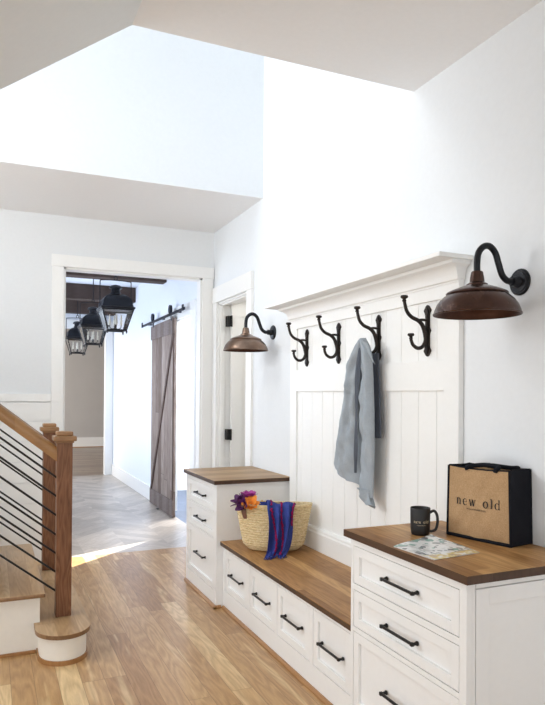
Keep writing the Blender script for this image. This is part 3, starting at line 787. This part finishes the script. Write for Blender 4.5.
bm = NB(); box(bm, xf-.020, xf-.012, 7.14, 9.40, 2.492, 2.526, .002); obj('rail', bm, M['steel'], t)
for yh in (7.20, 9.35):
    bm = NB(); box(bm, xf-.034, xf-.0205, yh-.03, yh+.03, 2.485, 2.56, .006); o = obj('end_stop', bm, M['steel'], t)
for yh in (7.5, 8.3, 9.1):
    bm = NB(); tube(bm, [(xf-.012, yh, 2.509), (HX1-.0255 if yh < BY1+.1 else HX1-.0001, yh, 2.509)], .012, 10); obj('spacer', bm, M['steel'], t, smooth=40)

# ------------------------------------------------------------------ lettering
def stroke(bm, pts, ws, T):
    """flat ribbon in (u,v) with widths, extruded by T(u,v,h)"""
    n = len(pts); L_, R_ = [], []
    for i in range(n):
        a_ = pts[max(i-1, 0)]; b_ = pts[min(i+1, n-1)]; dx, dy = b_[0]-a_[0], b_[1]-a_[1]; l_ = math.hypot(dx, dy) or 1
        w_ = ws[i]/2 if isinstance(ws, list) else ws/2
        L_.append((pts[i][0]-dy/l_*w_, pts[i][1]+dx/l_*w_)); R_.append((pts[i][0]+dy/l_*w_, pts[i][1]-dx/l_*w_))
    for i in range(n-1):
        q = [L_[i], L_[i+1], R_[i+1], R_[i]]
        lo = [bm.verts.new(T(u, v, 0)) for u, v in q]; hi = [bm.verts.new(T(u, v, 1)) for u, v in q]
        bm.faces.new(hi); bm.faces.new(lo[::-1])
        for j in range(4): bm.faces.new((lo[j], lo[(j+1) % 4], hi[(j+1) % 4], hi[j]))
def arc(cx, cy, rx, ry, a0, a1, n=14): return [(cx+rx*math.cos(math.radians(a0+(a1-a0)*i/n)), cy+ry*math.sin(math.radians(a0+(a1-a0)*i/n))) for i in range(n+1)]
def glyph(bm, ch, ox, T):
    th, tn, sf = .17, .06, .055
    def S(p, w_): stroke(bm, [(ox+a_, b_) for a_, b_ in p], w_, T)
    def serif(x, y, w_=.36): S([(x-w_/2, y), (x+w_/2, y)], sf)
    if ch == 'n':
        S([(.18, 0), (.18, 1)], th); S([(0.0, .97), (.2, .97)], sf); serif(.18, .03)
        a_ = arc(.48, .64, .27, .33, 160, 0); S(a_+[(.75, 0)], [tn+(th-tn)*min(1, i/13) for i in range(len(a_)+1)]); serif(.75, .03); return 1.0
    if ch == 'e':
        a_ = arc(.45, .5, .37, .50, 8, 325, 26); S(a_, [.09+.12*max(0, math.sin(math.radians((i/26*317+8)-90)))**1 if 90 < i/26*317+8 < 270 else .075 for i in range(27)])
        S([(.12, .55), (.80, .55)], .06); return .92
    if ch == 'w':
        S([(.08, 1), (.36, 0)], .19); S([(.36, 0), (.62, 1)], .06); S([(.60, 1), (.88, 0)], .19); S([(.88, 0), (1.14, 1)], .06)
        serif(.08, .97, .3); serif(.60, .97, .28); serif(1.14, .97, .28); return 1.3
    if ch == 'o':
        a_ = arc(.48, .5, .38, .50, 0, 360, 30); S(a_, [.075+.13*abs(math.cos(math.radians(i*12)))**1.5 for i in range(31)]); return .98
    if ch == 'l':
        S([(.2, 0), (.2, 1.5)], th); S([(.02, 1.47), (.22, 1.47)], sf); serif(.2, .03); return .42
    if ch == 'd':
        a_ = arc(.44, .48, .35, .48, 20, 340, 26); S(a_, [.07+.13*max(0, -math.cos(math.radians(20+320*i/26)))**1.2 for i in range(27)])
        S([(.78, 0), (.78, 1.5)], th); S([(.6, 1.47), (.8, 1.47)], sf); S([(.78, .03), (.98, .03)], sf); return 1.05
    return .0
def words(txt, T, mat, parent, track=.28, space=.75):
    x = 0
    for ch in txt:
        if ch == ' ': x += space
        else:
            bm = NB(); x += glyph(bm, ch, x, T)+track; obj('letter', bm, mat, parent)
    return x
def letters(bm, mat, parent):
    seen = set(); bm.verts.ensure_lookup_table()
    while bm.verts:
        st_ = [bm.verts[0]]; grp = {bm.verts[0]}
        while st_:
            v = st_.pop()
            for e_ in v.link_edges:
                o_ = e_.other_vert(v)
                if o_ not in grp: grp.add(o_); st_.append(o_)
        nb_ = NB(); mp = {v: nb_.verts.new(v.co) for v in grp}
        for f in {f for v in grp for f in v.link_faces}: nb_.faces.new([mp[v] for v in f.verts])
        obj('letter', nb_, mat, parent, recalc=False)
        bmesh.ops.delete(bm, geom=list(grp), context='VERTS'); bm.verts.ensure_lookup_table()
    bm.free()
def smalltext(s, T, adv=.62):
    cu = bpy.data.curves.new('tmp', 'FONT'); cu.body = s; cu.size = 1; cu.resolution_u = 2
    o = bpy.data.objects.new('tmp', cu); C.objects.link(o)
    dg = bpy.context.evaluated_depsgraph_get(); me = bpy.data.meshes.new_from_object(o.evaluated_get(dg))
    W_ = max(v.co.x for v in me.vertices)
    t_ = bmesh.new(); t_.from_mesh(me); bm = NB()
    lo = {v: bm.verts.new(T(v.co.x/W_, v.co.y/W_, 1)) for v in t_.verts}
    for f in t_.faces: bm.faces.new([lo[v] for v in f.verts])
    t_.free(); bpy.data.meshes.remove(me); bpy.data.objects.remove(o); bpy.data.curves.remove(cu)
    return bm

# ------------------------------------------------------------------ tote bag
ZT = .908
P0 = Vector((1.862, 2.285, ZT+.001)); P1 = Vector((1.934, 1.995, ZT+.001))
e1 = (P1-P0).normalized(); BW = (P1-P0).length; e2 = Vector((-e1.y, e1.x, 0));
if e2.x < 0: e2 = -e2
DV = Vector((.131, .022, 0)); BH = .307
def bagp(u, w_, v, bul=True):
    """u across 0..1, w depth 0..1, v height 0..1"""
    p = P0+e1*(BW*(.5+(u-.5)*(1.035-.045*v)))+DV*w_+Vector((0, 0, BH*v))
    if bul:
        amp = math.sin(PI*min(1, max(0, u)))*math.sin(PI*min(1, v*.9+.05))*1.5
        s_ = -1 if w_ < .5 else 1
        p += e2*(.007*amp*s_*abs(w_-.5)*2)
    return p
t = thing('tote_bag', 'jute tote bag with black sides and lettering on foreground cabinet top', 'bag', P0+e1*BW/2+DV/2, None)
def wr(u, v): return .0022*math.sin(u*9+v*4)*math.sin(v*11+u*3)+.0015*math.sin(u*23-v*17)
for w_, nm in ((0, 'front_panel'), (1, 'back_panel')):
    bm = NB(); grid(bm, 25, 25, lambda u, v: bagp(.02+u*.96, w_, .01+v*.98)+e2*wr(u, v)*(1 if .05 < u < .95 else 0) + Vector((0, 0, -.006*math.sin(PI*u)*v)))
    solidify(bm, .003); obj(nm, bm, M['jute'], t, smooth=60)
for u_ in (0, 1):
    bm = NB(); s_ = -1 if u_ == 0 else 1
    grid(bm, 9, 17, lambda u, v: bagp(u_, u, v, False)-e1*s_*(.018*math.sin(PI*u)*(v**2)+.002*math.sin(v*14+u*5)*math.sin(PI*u)))
    solidify(bm, .003); obj('gusset', bm, M['navycanvas'], t, smooth=60)
bm = NB(); grid(bm, 3, 3, lambda u, v: bagp(u, v, .004, False)); solidify(bm, .003); obj('bottom', bm, M['navycanvas'], t)
bm = NB(); r_ = .0058
for u_ in (0, 1):
    tube(bm, [bagp(u_, 0, v/12)-e2*.002 for v in range(13)], r_, 8); tube(bm, [bagp(u_, 1, v/12) for v in range(13)], r_, 8)
    tube(bm, [bagp(u_, v/8, 1, False)-e1*(-1 if u_ == 0 else 1)*.018*math.sin(PI*v/8) for v in range(9)], .004, 8)
tube(bm, [bagp(v/12, 0, .02)-e2*.003 for v in range(13)], .0075, 8)
tube(bm, [bagp(v/12, 1, .02) for v in range(13)], .006, 8)
tube(bm, [bagp(1, v/6, .02, False) for v in range(7)], .006, 8); tube(bm, [bagp(0, v/6, .02, False) for v in range(7)], .006, 8)
for w_ in (0, 1): tube(bm, [bagp(v/20, w_, 1)+Vector((0, 0, -.006*math.sin(PI*v/20))) for v in range(21)], .0035, 8)
obj('piping', bm, M['navycanvas'], t, smooth=60)
def bhandle(w_, dz, push):
    bm = NB()
    pts = [bagp(.34, w_, .965)-e2*.006*(1 if w_ == 0 else -1), bagp(.33, w_, 1.0)-e2*.008*(1 if w_ == 0 else -1), bagp(.38, w_+push*.5, 1.03+dz), bagp(.52, w_+push, 1.05+dz), bagp(.68, w_+push, 1.045+dz), bagp(.78, w_+push*.6, 1.035+dz), bagp(.80, w_, 1.0)-e2*.006*(1 if w_ == 0 else -1), bagp(.79, w_, .97)-e2*.006*(1 if w_ == 0 else -1)]
    tube(bm, smoothpath(pts, 6), .0095, 10); obj('handle', bm, M['navycanvas'], t, smooth=60)
bhandle(0, -.012, .25); bhandle(1, -.03, -.35)
hgt = .0268
def TT(u, v, h):
    uu = .165+u*hgt*.93/BW; vv = .470+v*hgt/BH
    return bagp(uu, 0, vv)-e2*(.0045+.0012*h)
words('new old', TT, M['ink'], t, .36, 1.0)
def T2(u, v, h): return bagp(.34+u*.31, 0, .415+v*.31*BW/BH)-e2*.0058
letters(smalltext('www.newold.com', T2), M['ink'], t)

# ------------------------------------------------------------------ mug
mc = Vector((1.744, 2.333, ZT+.0005)); MR, MH = .0425, .119
view = Vector((-mc.x, -mc.y, 0)).normalized(); side = Vector((-view.y, view.x, 0))
if side.x < 0: side = -side
t = thing('mug', 'black coffee mug with pale lettering beside the tote bag', 'mug', mc)
bm = NB(); lathe(bm, [(.032, 0), (.037, .002), (.040, .008), (MR, .03), (.0430, .075), (.0435, MH-.002), (.0428, MH), (.0405, MH-.002), (.0385, .07), (.037, .012), (.005, .008)], mc, 'Z', 40)
obj('cup', bm, M['mug'], t, smooth=50)
bm = NB(); hd = (side*1.0+view*(-.05)).normalized()
hp = [mc+hd*(MR-.002)+Vector((0, 0, .098)), mc+hd*(MR+.016)+Vector((0, 0, .106)), mc+hd*(MR+.029)+Vector((0, 0, .089)), mc+hd*(MR+.032)+Vector((0, 0, .058)), mc+hd*(MR+.024)+Vector((0, 0, .026)), mc+hd*(MR+.008)+Vector((0, 0, .017)), mc+hd*(MR-.003)+Vector((0, 0, .018))]
tube(bm, smoothpath(hp, 5), .0062, 10); obj('handle', bm, M['mug'], t, smooth=60)
def TM(u, v, h):
    a_ = (u*.0088*.95-.033)/MR + .12; r_ = MR+.0012+.0004*h
    d_ = view*math.cos(a_)+side*math.sin(a_); return mc+d_*r_+Vector((0, 0, .056+v*.0088))
words('new old', TM, M['gold'], t, .30, .85)
def TM2(u, v, h):
    a_ = (u*.036-.018)/MR + .12; d_ = view*math.cos(a_)+side*math.sin(a_); return mc+d_*(MR+.0015)+Vector((0, 0, .046+v*.036))
letters(smalltext('www.newold.com', TM2), M['gold'], t)

# ------------------------------------------------------------------ magazine
ma = [Vector(p) for p in ((1.497, 2.180, 0), (1.516, 1.944, 0), (1.756, 1.968, 0), (1.748, 2.262, 0))]
def magp(u, v, h):
    p = (ma[0]*(1-u)+ma[1]*u)*(1-v)+(ma[3]*(1-u)+ma[2]*u)*v
    return Vector((p.x, p.y, ZT+.0006+h+.004*math.sin(PI*u)*(.4+.6*v)*(1 if h > 0 else 0)+.0018*math.sin(v*7+u*3)*(1 if h > 0 else 0)+(.010*(1-u)**6*v if h > .003 else 0)))
t = thing('magazine', 'glossy magazine lying near the edge of foreground cabinet top', 'magazine', (1.63, 2.09, ZT))
bm = NB()
bmt = grid(bm, 13, 9, lambda u, v: magp(u, v, .0035)); solidify(bm, .0008); obj('cover', bm, M['mag'], t, origin=(1.63, 2.09, ZT), smooth=60)
bm = NB(); A = grid(bm, 13, 9, lambda u, v: magp(.01+u*.98, .01+v*.98, .0026)); Bq = grid(bm, 13, 9, lambda u, v: magp(.01+u*.98, .01+v*.98, 0))
for i in range(12):
    for q in (0, -1): bm.faces.new((A[q][i], A[q][i+1], Bq[q][i+1], Bq[q][i]))
for j in range(8):
    for q in (0, -1): bm.faces.new((A[j][q], A[j+1][q], Bq[j+1][q], Bq[j][q]))
obj('pages', bm, M['paper'], t)

# ------------------------------------------------------------------ shirt
def interp(tab, v):
    for (a_, *pa), (b_, *pb) in zip(tab, tab[1:]):
        if v <= b_:
            k_ = (v-a_)/(b_-a_); k_ = k_*k_*(3-2*k_) if False else k_
            return [p+(q-p)*k_ for p, q in zip(pa, pb)]
    return list(tab[-1][1:])
SY = 3.137
# v, y_left(+Y side), y_right, x centre, depth
tab = [(0, SY+.030, SY-.022, 1.944, .020), (.012, SY+.048, SY-.040, 1.942, .036), (.04, SY+.072, SY-.062, 1.942, .048), (.10, SY+.105, SY-.076, 1.946, .054), (.25, SY+.178, SY-.084, 1.952, .056), (.45, SY+.236, SY-.088, 1.958, .058), (.65, SY+.292, SY-.086, 1.964, .056), (.85, SY+.350, SY-.076, 1.970, .050), (1.0, SY+.385, SY-.062, 1.976, .040)]
def shirt_pt(u, v):
    a_ = 2*PI*u
    yl, yr, xc, dp = interp(tab, v)
    c_, s_ = math.cos(a_), math.sin(a_)
    k_ = (c_+1)/2        # 1 at left edge, 0 right
    y = yr+(yl-yr)*k_
    # the fabric folds: ridges that converge to the hook
    f = .30*math.sin(8.5*k_+1.0+v*1.3)+.20*math.sin(17*k_+v*2.2)+.10*math.sin(31*k_-v*4)
    deep = -2.4*math.exp(-((k_-(.43-.10*v))/(.085 if k_ > .43-.10*v else .045))**2)-.7*math.exp(-((k_-(.68-.05*v))/.05)**2)*(v if v < .6 else .6)
    amp = min(1, v*6)
    x = xc-dp*s_*(.70+(f*.75+deep*.62)*amp if s_ > 0 else .7)
    x -= (.007*math.sin(13*v+6*k_)+.005*math.sin(31*v-12*k_)+.003*math.sin(63*v+25*k_))*math.sin(PI*k_)**.5*(1 if s_ > 0 else 0)*amp
    # smooth bottom: right part longer
    zbot = .945+.070/(1+math.exp(-(k_-.30)*20))+.075*max(0, k_-.35)-.007*math.sin(k_*12)+.035*max(0, k_-.93)/.07
    ztop = 1.846
    z = ztop+(zbot-ztop)*v - (.018*(1-abs(2*k_-1)) if v > .99 else 0) - .05*(abs(2*k_-1)**2)*math.exp(-v*14)*(1 if v > 0 else 0)
    x = min(x, 2.036 if v > .1 else 1.99)
    return Vector((x, y, z))
t = thing('shirt', 'faded grey-blue shirt hanging from a black iron coat hook', 'shirt', (1.97, SY, .95))
bm = NB(); V = grid(bm, 120, 80, shirt_pt, closed_u=True); bm.faces.new(V[0][::-1])
obj('body', bm, M['denim'], t, smooth=80)
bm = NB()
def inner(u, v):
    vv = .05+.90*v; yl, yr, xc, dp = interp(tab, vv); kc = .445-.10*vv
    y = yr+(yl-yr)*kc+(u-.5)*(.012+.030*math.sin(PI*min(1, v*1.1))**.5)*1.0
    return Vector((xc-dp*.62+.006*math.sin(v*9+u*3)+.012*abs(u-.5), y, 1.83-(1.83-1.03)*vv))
grid(bm, 6, 40, inner); o = obj('fold_shade', bm, M['denimdark'], t, smooth=70); o['label'] = 'dark strip standing for the shade in the shirt fold'  # dark strip laid in the groove, painting the fold's shade
# a sleeve hanging behind, its dark colour stands for the body's shade
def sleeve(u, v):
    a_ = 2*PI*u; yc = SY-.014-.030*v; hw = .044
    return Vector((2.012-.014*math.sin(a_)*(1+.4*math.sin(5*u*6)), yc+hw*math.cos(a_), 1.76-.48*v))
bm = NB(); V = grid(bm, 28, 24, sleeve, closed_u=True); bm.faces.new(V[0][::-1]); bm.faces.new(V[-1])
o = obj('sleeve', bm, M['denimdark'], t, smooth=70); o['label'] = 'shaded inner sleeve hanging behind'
# light collar flap by the hook
bm = NB(); grid(bm, 8, 10, lambda u, v: Vector((1.925+.03*v-.010*math.sin(PI*u), SY-.02-.055*u-.03*v+.01*math.sin(v*4), 1.835-.02*u-.115*v*(.6+.4*u)+.012*u*math.sin(v*5)))); solidify(bm, .0025)
obj('collar', bm, M['denim'], t, smooth=70)
# bunched tail at the bottom
def tail(u, v):
    a_ = 2*PI*u
    yc = SY+.018-.040*v; r1 = .056-.012*math.sin(PI*v)+.012*v; r2 = .026
    return Vector((1.966-r2*math.sin(a_)*(1+.35*math.sin(4*a_+v*5)), yc+r1*math.cos(a_)*(1+.12*math.sin(3*a_)), .985-.068*v-.022*math.cos(a_)*-1*v+.010*math.sin(3*a_)*v))
bm = NB(); V = grid(bm, 40, 14, tail, closed_u=True); bm.faces.new(V[-1]); bm.faces.new(V[0][::-1])
o = obj('cuff', bm, M['denim'], t, smooth=70)

# ------------------------------------------------------------------ basket, flowers, shawl
bc = Vector((1.776, 3.998, .4735)); bu = Vector((.9, -.436, 0)).normalized(); bn = Vector((-.436, -.9, 0)).normalized()
BHT = .300
def brad(v):
    # half-axes (long, short) with height
    k_ = math.sin(min(1, v/.18)*PI/2)
    lo = .160+.040*k_; a_ = lo+(.260-.200)*v if v > 0 else .160
    b_ = .080+.035*k_-.020*v*v
    return a_, b_
def bpt(ang, v, off=0):
    a_, b_ = brad(v)
    zz = BHT*v + .008*(abs(math.cos(ang))**3)*v
    return bc+bu*(math.cos(ang)*(a_+off))+bn*(math.sin(ang)*(b_+off))+Vector((0, 0, zz))
t = thing('basket', 'woven straw basket on the bench against the far cabinet', 'basket', bc)
bm = NB(); nb = 19; per = 6
def weave(u, v):
    k_ = v*nb; ph = k_-math.floor(k_)
    off = .0065*math.sin(PI*ph) + .0012*math.sin(2*PI*u*46+math.floor(k_)*2.1)
    return bpt(2*PI*u, v, off-.004)
V = grid(bm, 150, nb*per+1, weave, closed_u=True); bm.faces.new(V[0][::-1])
V2 = grid(bm, 150, 12, lambda u, v: bpt(2*PI*u, .06+.94*v, -.010), closed_u=True); bm.faces.new(V2[0])
for i in range(150): bm.faces.new((V[-1][i], V[-1][(i+1) % 150], V2[-1][(i+1) % 150], V2[-1][i]))
obj('body', bm, M['straw'], t, origin=bc, smooth=60)
bm = NB(); tube(bm, [bpt(2*PI*i/72, 1.0, -.003)+Vector((0, 0, .002)) for i in range(72)], .0075, 8, closed=True)
obj('rim', bm, M['straw'], t, origin=bc, smooth=70)
bm = NB()   # leather tab
ang0 = PI-.72
for s_, ztop_, n_ in ((0, 1.03, 1),):
    def tab_(u, v):
        w_ = .019*(1-.35*v)*(1 if v < .9 else .75); p = bpt(ang0, 1.04-.33*v, .007+.004*math.sin(PI*v))
        return p+bu*(w_*(2*u-1))
    grid(bm, 5, 10, tab_); solidify(bm, .003)
tube(bm, smoothpath([bpt(ang0, 1.02, .004), bpt(ang0, 1.07, -.004)+bu*.0, bpt(ang0+.1, 1.09, -.02), bpt(ang0+.25, 1.03, -.03)], 4), .008, 8)
o = obj('handle_tab', bm, M['leather'], t, smooth=60); o['label'] = 'brown leather handle tab'

def flower(name, label, c, axis, mat, npet, L_, wd_, openness, curl=.3):
    t = thing(name, label, 'flower', c)
    axis = Vector(axis).normalized(); o1 = axis.orthogonal().normalized(); o2 = axis.cross(o1)
    for i in range(npet):
        a_ = 2*PI*i/npet+random.uniform(-.2, .2); lay = openness*(1 if i % 2 else .55); d_ = o1*math.cos(a_)+o2*math.sin(a_); s_ = axis.cross(d_)
        l_ = L_*random.uniform(.85, 1.1)
        def pet(u, v):
            w_ = wd_*math.sin(PI*(.12+.80*v))**.8; out_ = lay*v**1.2; up_ = v*(1-.35*lay*v)
            return Vector(c)+axis*(l_*up_)+d_*(l_*out_+.006)+s_*(w_*(2*u-1))-d_*(curl*w_*(2*u-1)**2)
        bm = NB(); grid(bm, 6, 9, pet); solidify(bm, .0012); obj('petal', bm, mat, t, smooth=70)
    bm = NB(); cc = Vector(c); tube(bm, smoothpath([cc+axis*.012, cc-axis*.02, cc-axis*.05-Vector((0, 0, .02)), Vector((bc.x+(cc.x-bc.x)*.6, bc.y+(cc.y-bc.y)*.6, bc.z+.14))], 4), .003, 6)
    obj('stem', bm, M['stem'], t, smooth=60)
def bl(u, n_, z): return bc+bu*u+bn*n_+Vector((0, 0, z))
flower('purple_flower', 'dark purple flower leaning out over the left rim of the basket', bl(-.205, .02, .300), -bu*.8+Vector((0, 0, .75))+bn*.2, M['purple'], 10, .088, .027, .75)
flower('purple_flower', 'dark purple flower drooping low beside the orange bloom', bl(-.19, .06, .298), -bu*.55+Vector((0, 0, .25))+bn*.7, M['purple'], 9, .070, .024, .8)
flower('magenta_flower', 'bright magenta flower standing highest at back of the basket', bl(-.165, -.01, .320), -bu*.05+Vector((0, 0, 1))+bn*.1, M['magenta'], 12, .078, .026, .8)
flower('orange_flower', 'orange flower in the middle of the bouquet in the basket', bl(-.150, .055, .300), Vector((0, 0, .8))+bn*.8, M['orange'], 16, .055, .024, 1.0)
flower('straw_flower', 'small pale yellow flower right of the orange bloom', bl(-.075, .05, .278), Vector((0, 0, .9))+bn*.6+bu*.3, M['yellow'], 10, .045, .018, 1.0)

# shawl
t = thing('shawl', 'cobalt blue shawl with crimson trim draped over the basket front', 'shawl', bl(.05, .2, 0))
path_s = [(-.20, .262, -.05), (-.10, .292, -.02), (0, .312, .03), (.05, .322, .075), (.09, .312, .108), (.13, .290, .122), (.28, .235, .136), (.45, .165, .142), (.62, .095, .146), (.76, .040, .160), (.84, .014, .182), (.92, .008, .222), (1.0, .006, .268)]
def shp(u, v, lift=0):
    s_ = -.20+1.20*v
    for (a_, z0_, n0_), (b_, z1_, n1_) in zip(path_s, path_s[1:]):
        if s_ <= b_ or b_ == 1.0:
            k_ = (s_-a_)/(b_-a_); z_, n_ = z0_+(z1_-z0_)*k_, n0_+(n1_-n0_)*k_; break
    k2 = min(1, max(0, v-.12)/.75)
    wl, wr_ = -.062+.018*math.sin(v*4)+.030*k2, .168-.075*k2-.012*math.sin(v*7)
    fold = math.sin(u*17+.6+v*1.2)*.017+math.sin(u*33+v*4)*.006
    amp = min(1, max(.25, (s_+.02)*4))*(1 if s_ < .8 else max(.30, 1-(s_-.8)*3))
    x_ = wl+(wr_-wl)*u+.006*math.sin(u*17+v*3)*amp
    n_ -= .16*max(0, x_-.02)**1.5
    n_ += fold*amp+.018*amp
    if s_ < .12: z_ += .010*math.sin(u*9+1)+.014*(1-u)
    z_ += .016*math.sin(u*7+2)*(1 if s_ > .7 else 0)*0
    n_ -= (.050*u-.02*math.sin(u*9))*min(1, max(0, s_-.72)/.2)
    z_ = max(z_+(abs(fold)*.55 if s_ > .8 else 0), .004)
    p = bl(x_, n_, z_)
    return p
bm = NB(); grid(bm, 56, 60, shp)
o = obj('cloth', bm, M['shawl'], t, smooth=80); md = o.modifiers.new('thickness', 'SOLIDIFY'); md.thickness = .002
def bundle(u, v):
    a_ = 2*PI*u; p_ = PI*(v-.5); rr = math.cos(p_)*(1+.22*math.sin(3*a_+4*v)+.12*math.sin(7*a_-6*v))
    return bl(-.075+.062*math.cos(a_)*rr, .045+.030*math.sin(a_)*rr, .290+.030*math.sin(p_)*(1+.2*math.sin(5*a_)))
bm = NB(); grid(bm, 36, 18, bundle, closed_u=True)
bmesh.ops.remove_doubles(bm, verts=bm.verts[:], dist=.0005)
obj('gathered_end', bm, M['shawl'], t, smooth=80)
bm = NB()
rs = random.Random(3)
def pom(p, r_):
    tt = bmesh.new(); bmesh.ops.create_icosphere(tt, subdivisions=1, radius=r_)
    for v in tt.verts: v.co = v.co*rs.uniform(.8, 1.25)+p
    merge(bm, tt)
for i in range(44):
    v = .20+.76*i/43
    for u_, on in ((.16+.36*max(0, v-.2), v < .97), (.52+.22*max(0, v-.2), True), (.97, v < .5)):
        if on: pom(shp(u_, v)+bn*.004+Vector((rs.uniform(-.003, .003), 0, rs.uniform(-.003, .003))), .0058+rs.random()*.0034)
o = obj('pompom_trim', bm, M['pom'], t, smooth=80); o['label'] = 'crimson pompom trim'; o['kind'] = 'stuff'
bm = NB()
for i in range(34):
    u_ = i/33; p = shp(u_, 1.0); q = p+bn*rs.uniform(.012, .028)+bu*rs.uniform(-.008, .008); q.z = bc.z+.002; m_ = (p+q)/2; m_.z += .001
    tube(bm, [p, m_, q], .0016, 5)
o = obj('fringe', bm, M['shawl'], t, smooth=60); o['kind'] = 'stuff'

# ------------------------------------------------------------------ light
def area(name, loc, rot, sx, sy, power, col):
    l = bpy.data.lights.new(name, 'AREA'); l.shape = 'RECTANGLE'; l.size = sx; l.size_y = sy; l.energy = power; l.color = col
    o = bpy.data.objects.new(name, l); C.objects.link(o); o.location = loc; o.rotation_euler = rot; return o
# daylight through the upper stairwell window (left), facing +X
area('stairwell_window_daylight', (XL-.2, 4.15, 4.75), (0, -PI/2+.0, 0), 1.1, 1.1, 34, (.95, .975, 1))
area('stair_fill_light', (XL-.2, (YC+YS)/2, 2.55), (0, -PI/2, 0), 1.2, 2.0, 74, (.97, .985, 1))  # added fill aimed at cabinets, bench and floor
area('skylight_daylight', (.4, 3.9, 5.9), (0, 0, 0), 2.6, 1.5, 7, (.96, .98, 1))
area('rear_fill_light', (.1, -2.8, 1.45), (PI/2, 0, 0), 2.7, 2.0, 42, (.97, .985, 1))  # added fill light from behind the camera
area('left_fill_light', (XL-.16, 1.0, .72), (0, -PI/2, 0), 1.0, 2.9, 28, (.98, .99, 1))  # added low fill for drawers, bench and floor
area('hall_window_daylight', (HX0-.2, 9.15, 1.75), (0, -PI/2, 0), 1.7, 4.8, 85, (.74, .84, 1))
area('far_room_window_daylight', (-2.7, 15.5, 1.7), (0, -PI/2, 0), 1.6, 3.0, 260, (1, .97, .93))
area('side_room_lamp', (3.2, 8.3, 3.2), (0, 0, 0), .6, .6, 110, (1, .95, .86))
area('closet_lamp', (2.8, 5.5, 2.78), (0, 0, 0), .25, .25, 5, (1, .95, .88))
s = bpy.data.lights.new('sun', 'SUN'); s.energy = 26; s.angle = math.radians(.5); s.color = (1, .97, .92)
so = bpy.data.objects.new('sun', s); C.objects.link(so); so.location = (8, 12, 6)
d = Vector((-.747, -.665, -.55)); so.rotation_euler = d.to_track_quat('-Z', 'Y').to_euler()
w = bpy.data.worlds.new('World'); sc.world = w; w.use_nodes = True
w.node_tree.nodes['Background'].inputs[0].default_value = (.88, .94, 1, 1); w.node_tree.nodes['Background'].inputs[1].default_value = .4

# ------------------------------------------------------------------ camera
f, yaw, pitch, roll, cy = 642.17, .4149, .0081, .0066, 389.63
cam = bpy.data.cameras.new('Camera'); co = bpy.data.objects.new('Camera', cam); C.objects.link(co); sc.camera = co
fw = Vector((math.sin(yaw)*math.cos(pitch), math.cos(yaw)*math.cos(pitch), math.sin(pitch)))
rt = Vector((math.cos(yaw), -math.sin(yaw), 0)); up = rt.cross(fw)
rt2 = math.cos(roll)*rt+math.sin(roll)*up; up2 = -math.sin(roll)*rt+math.cos(roll)*up
R = Matrix((rt2, up2, -fw)).transposed()
co.matrix_world = Matrix.Translation((0, 0, 1.52)) @ R.to_4x4()
cam.sensor_fit = 'VERTICAL'; cam.sensor_height = 36; cam.lens = 36*f/705
cam.shift_y = (cy-352.5)/705; cam.clip_start = .05
sc.view_settings.view_transform = 'Standard'; sc.view_settings.look = 'None'; sc.view_settings.gamma = 1
sc.view_settings.exposure = 0.19
sc.cycles.use_denoising = True; sc.cycles.max_bounces = 10; sc.cycles.diffuse_bounces = 6
sc.cycles.sample_clamp_indirect = 8
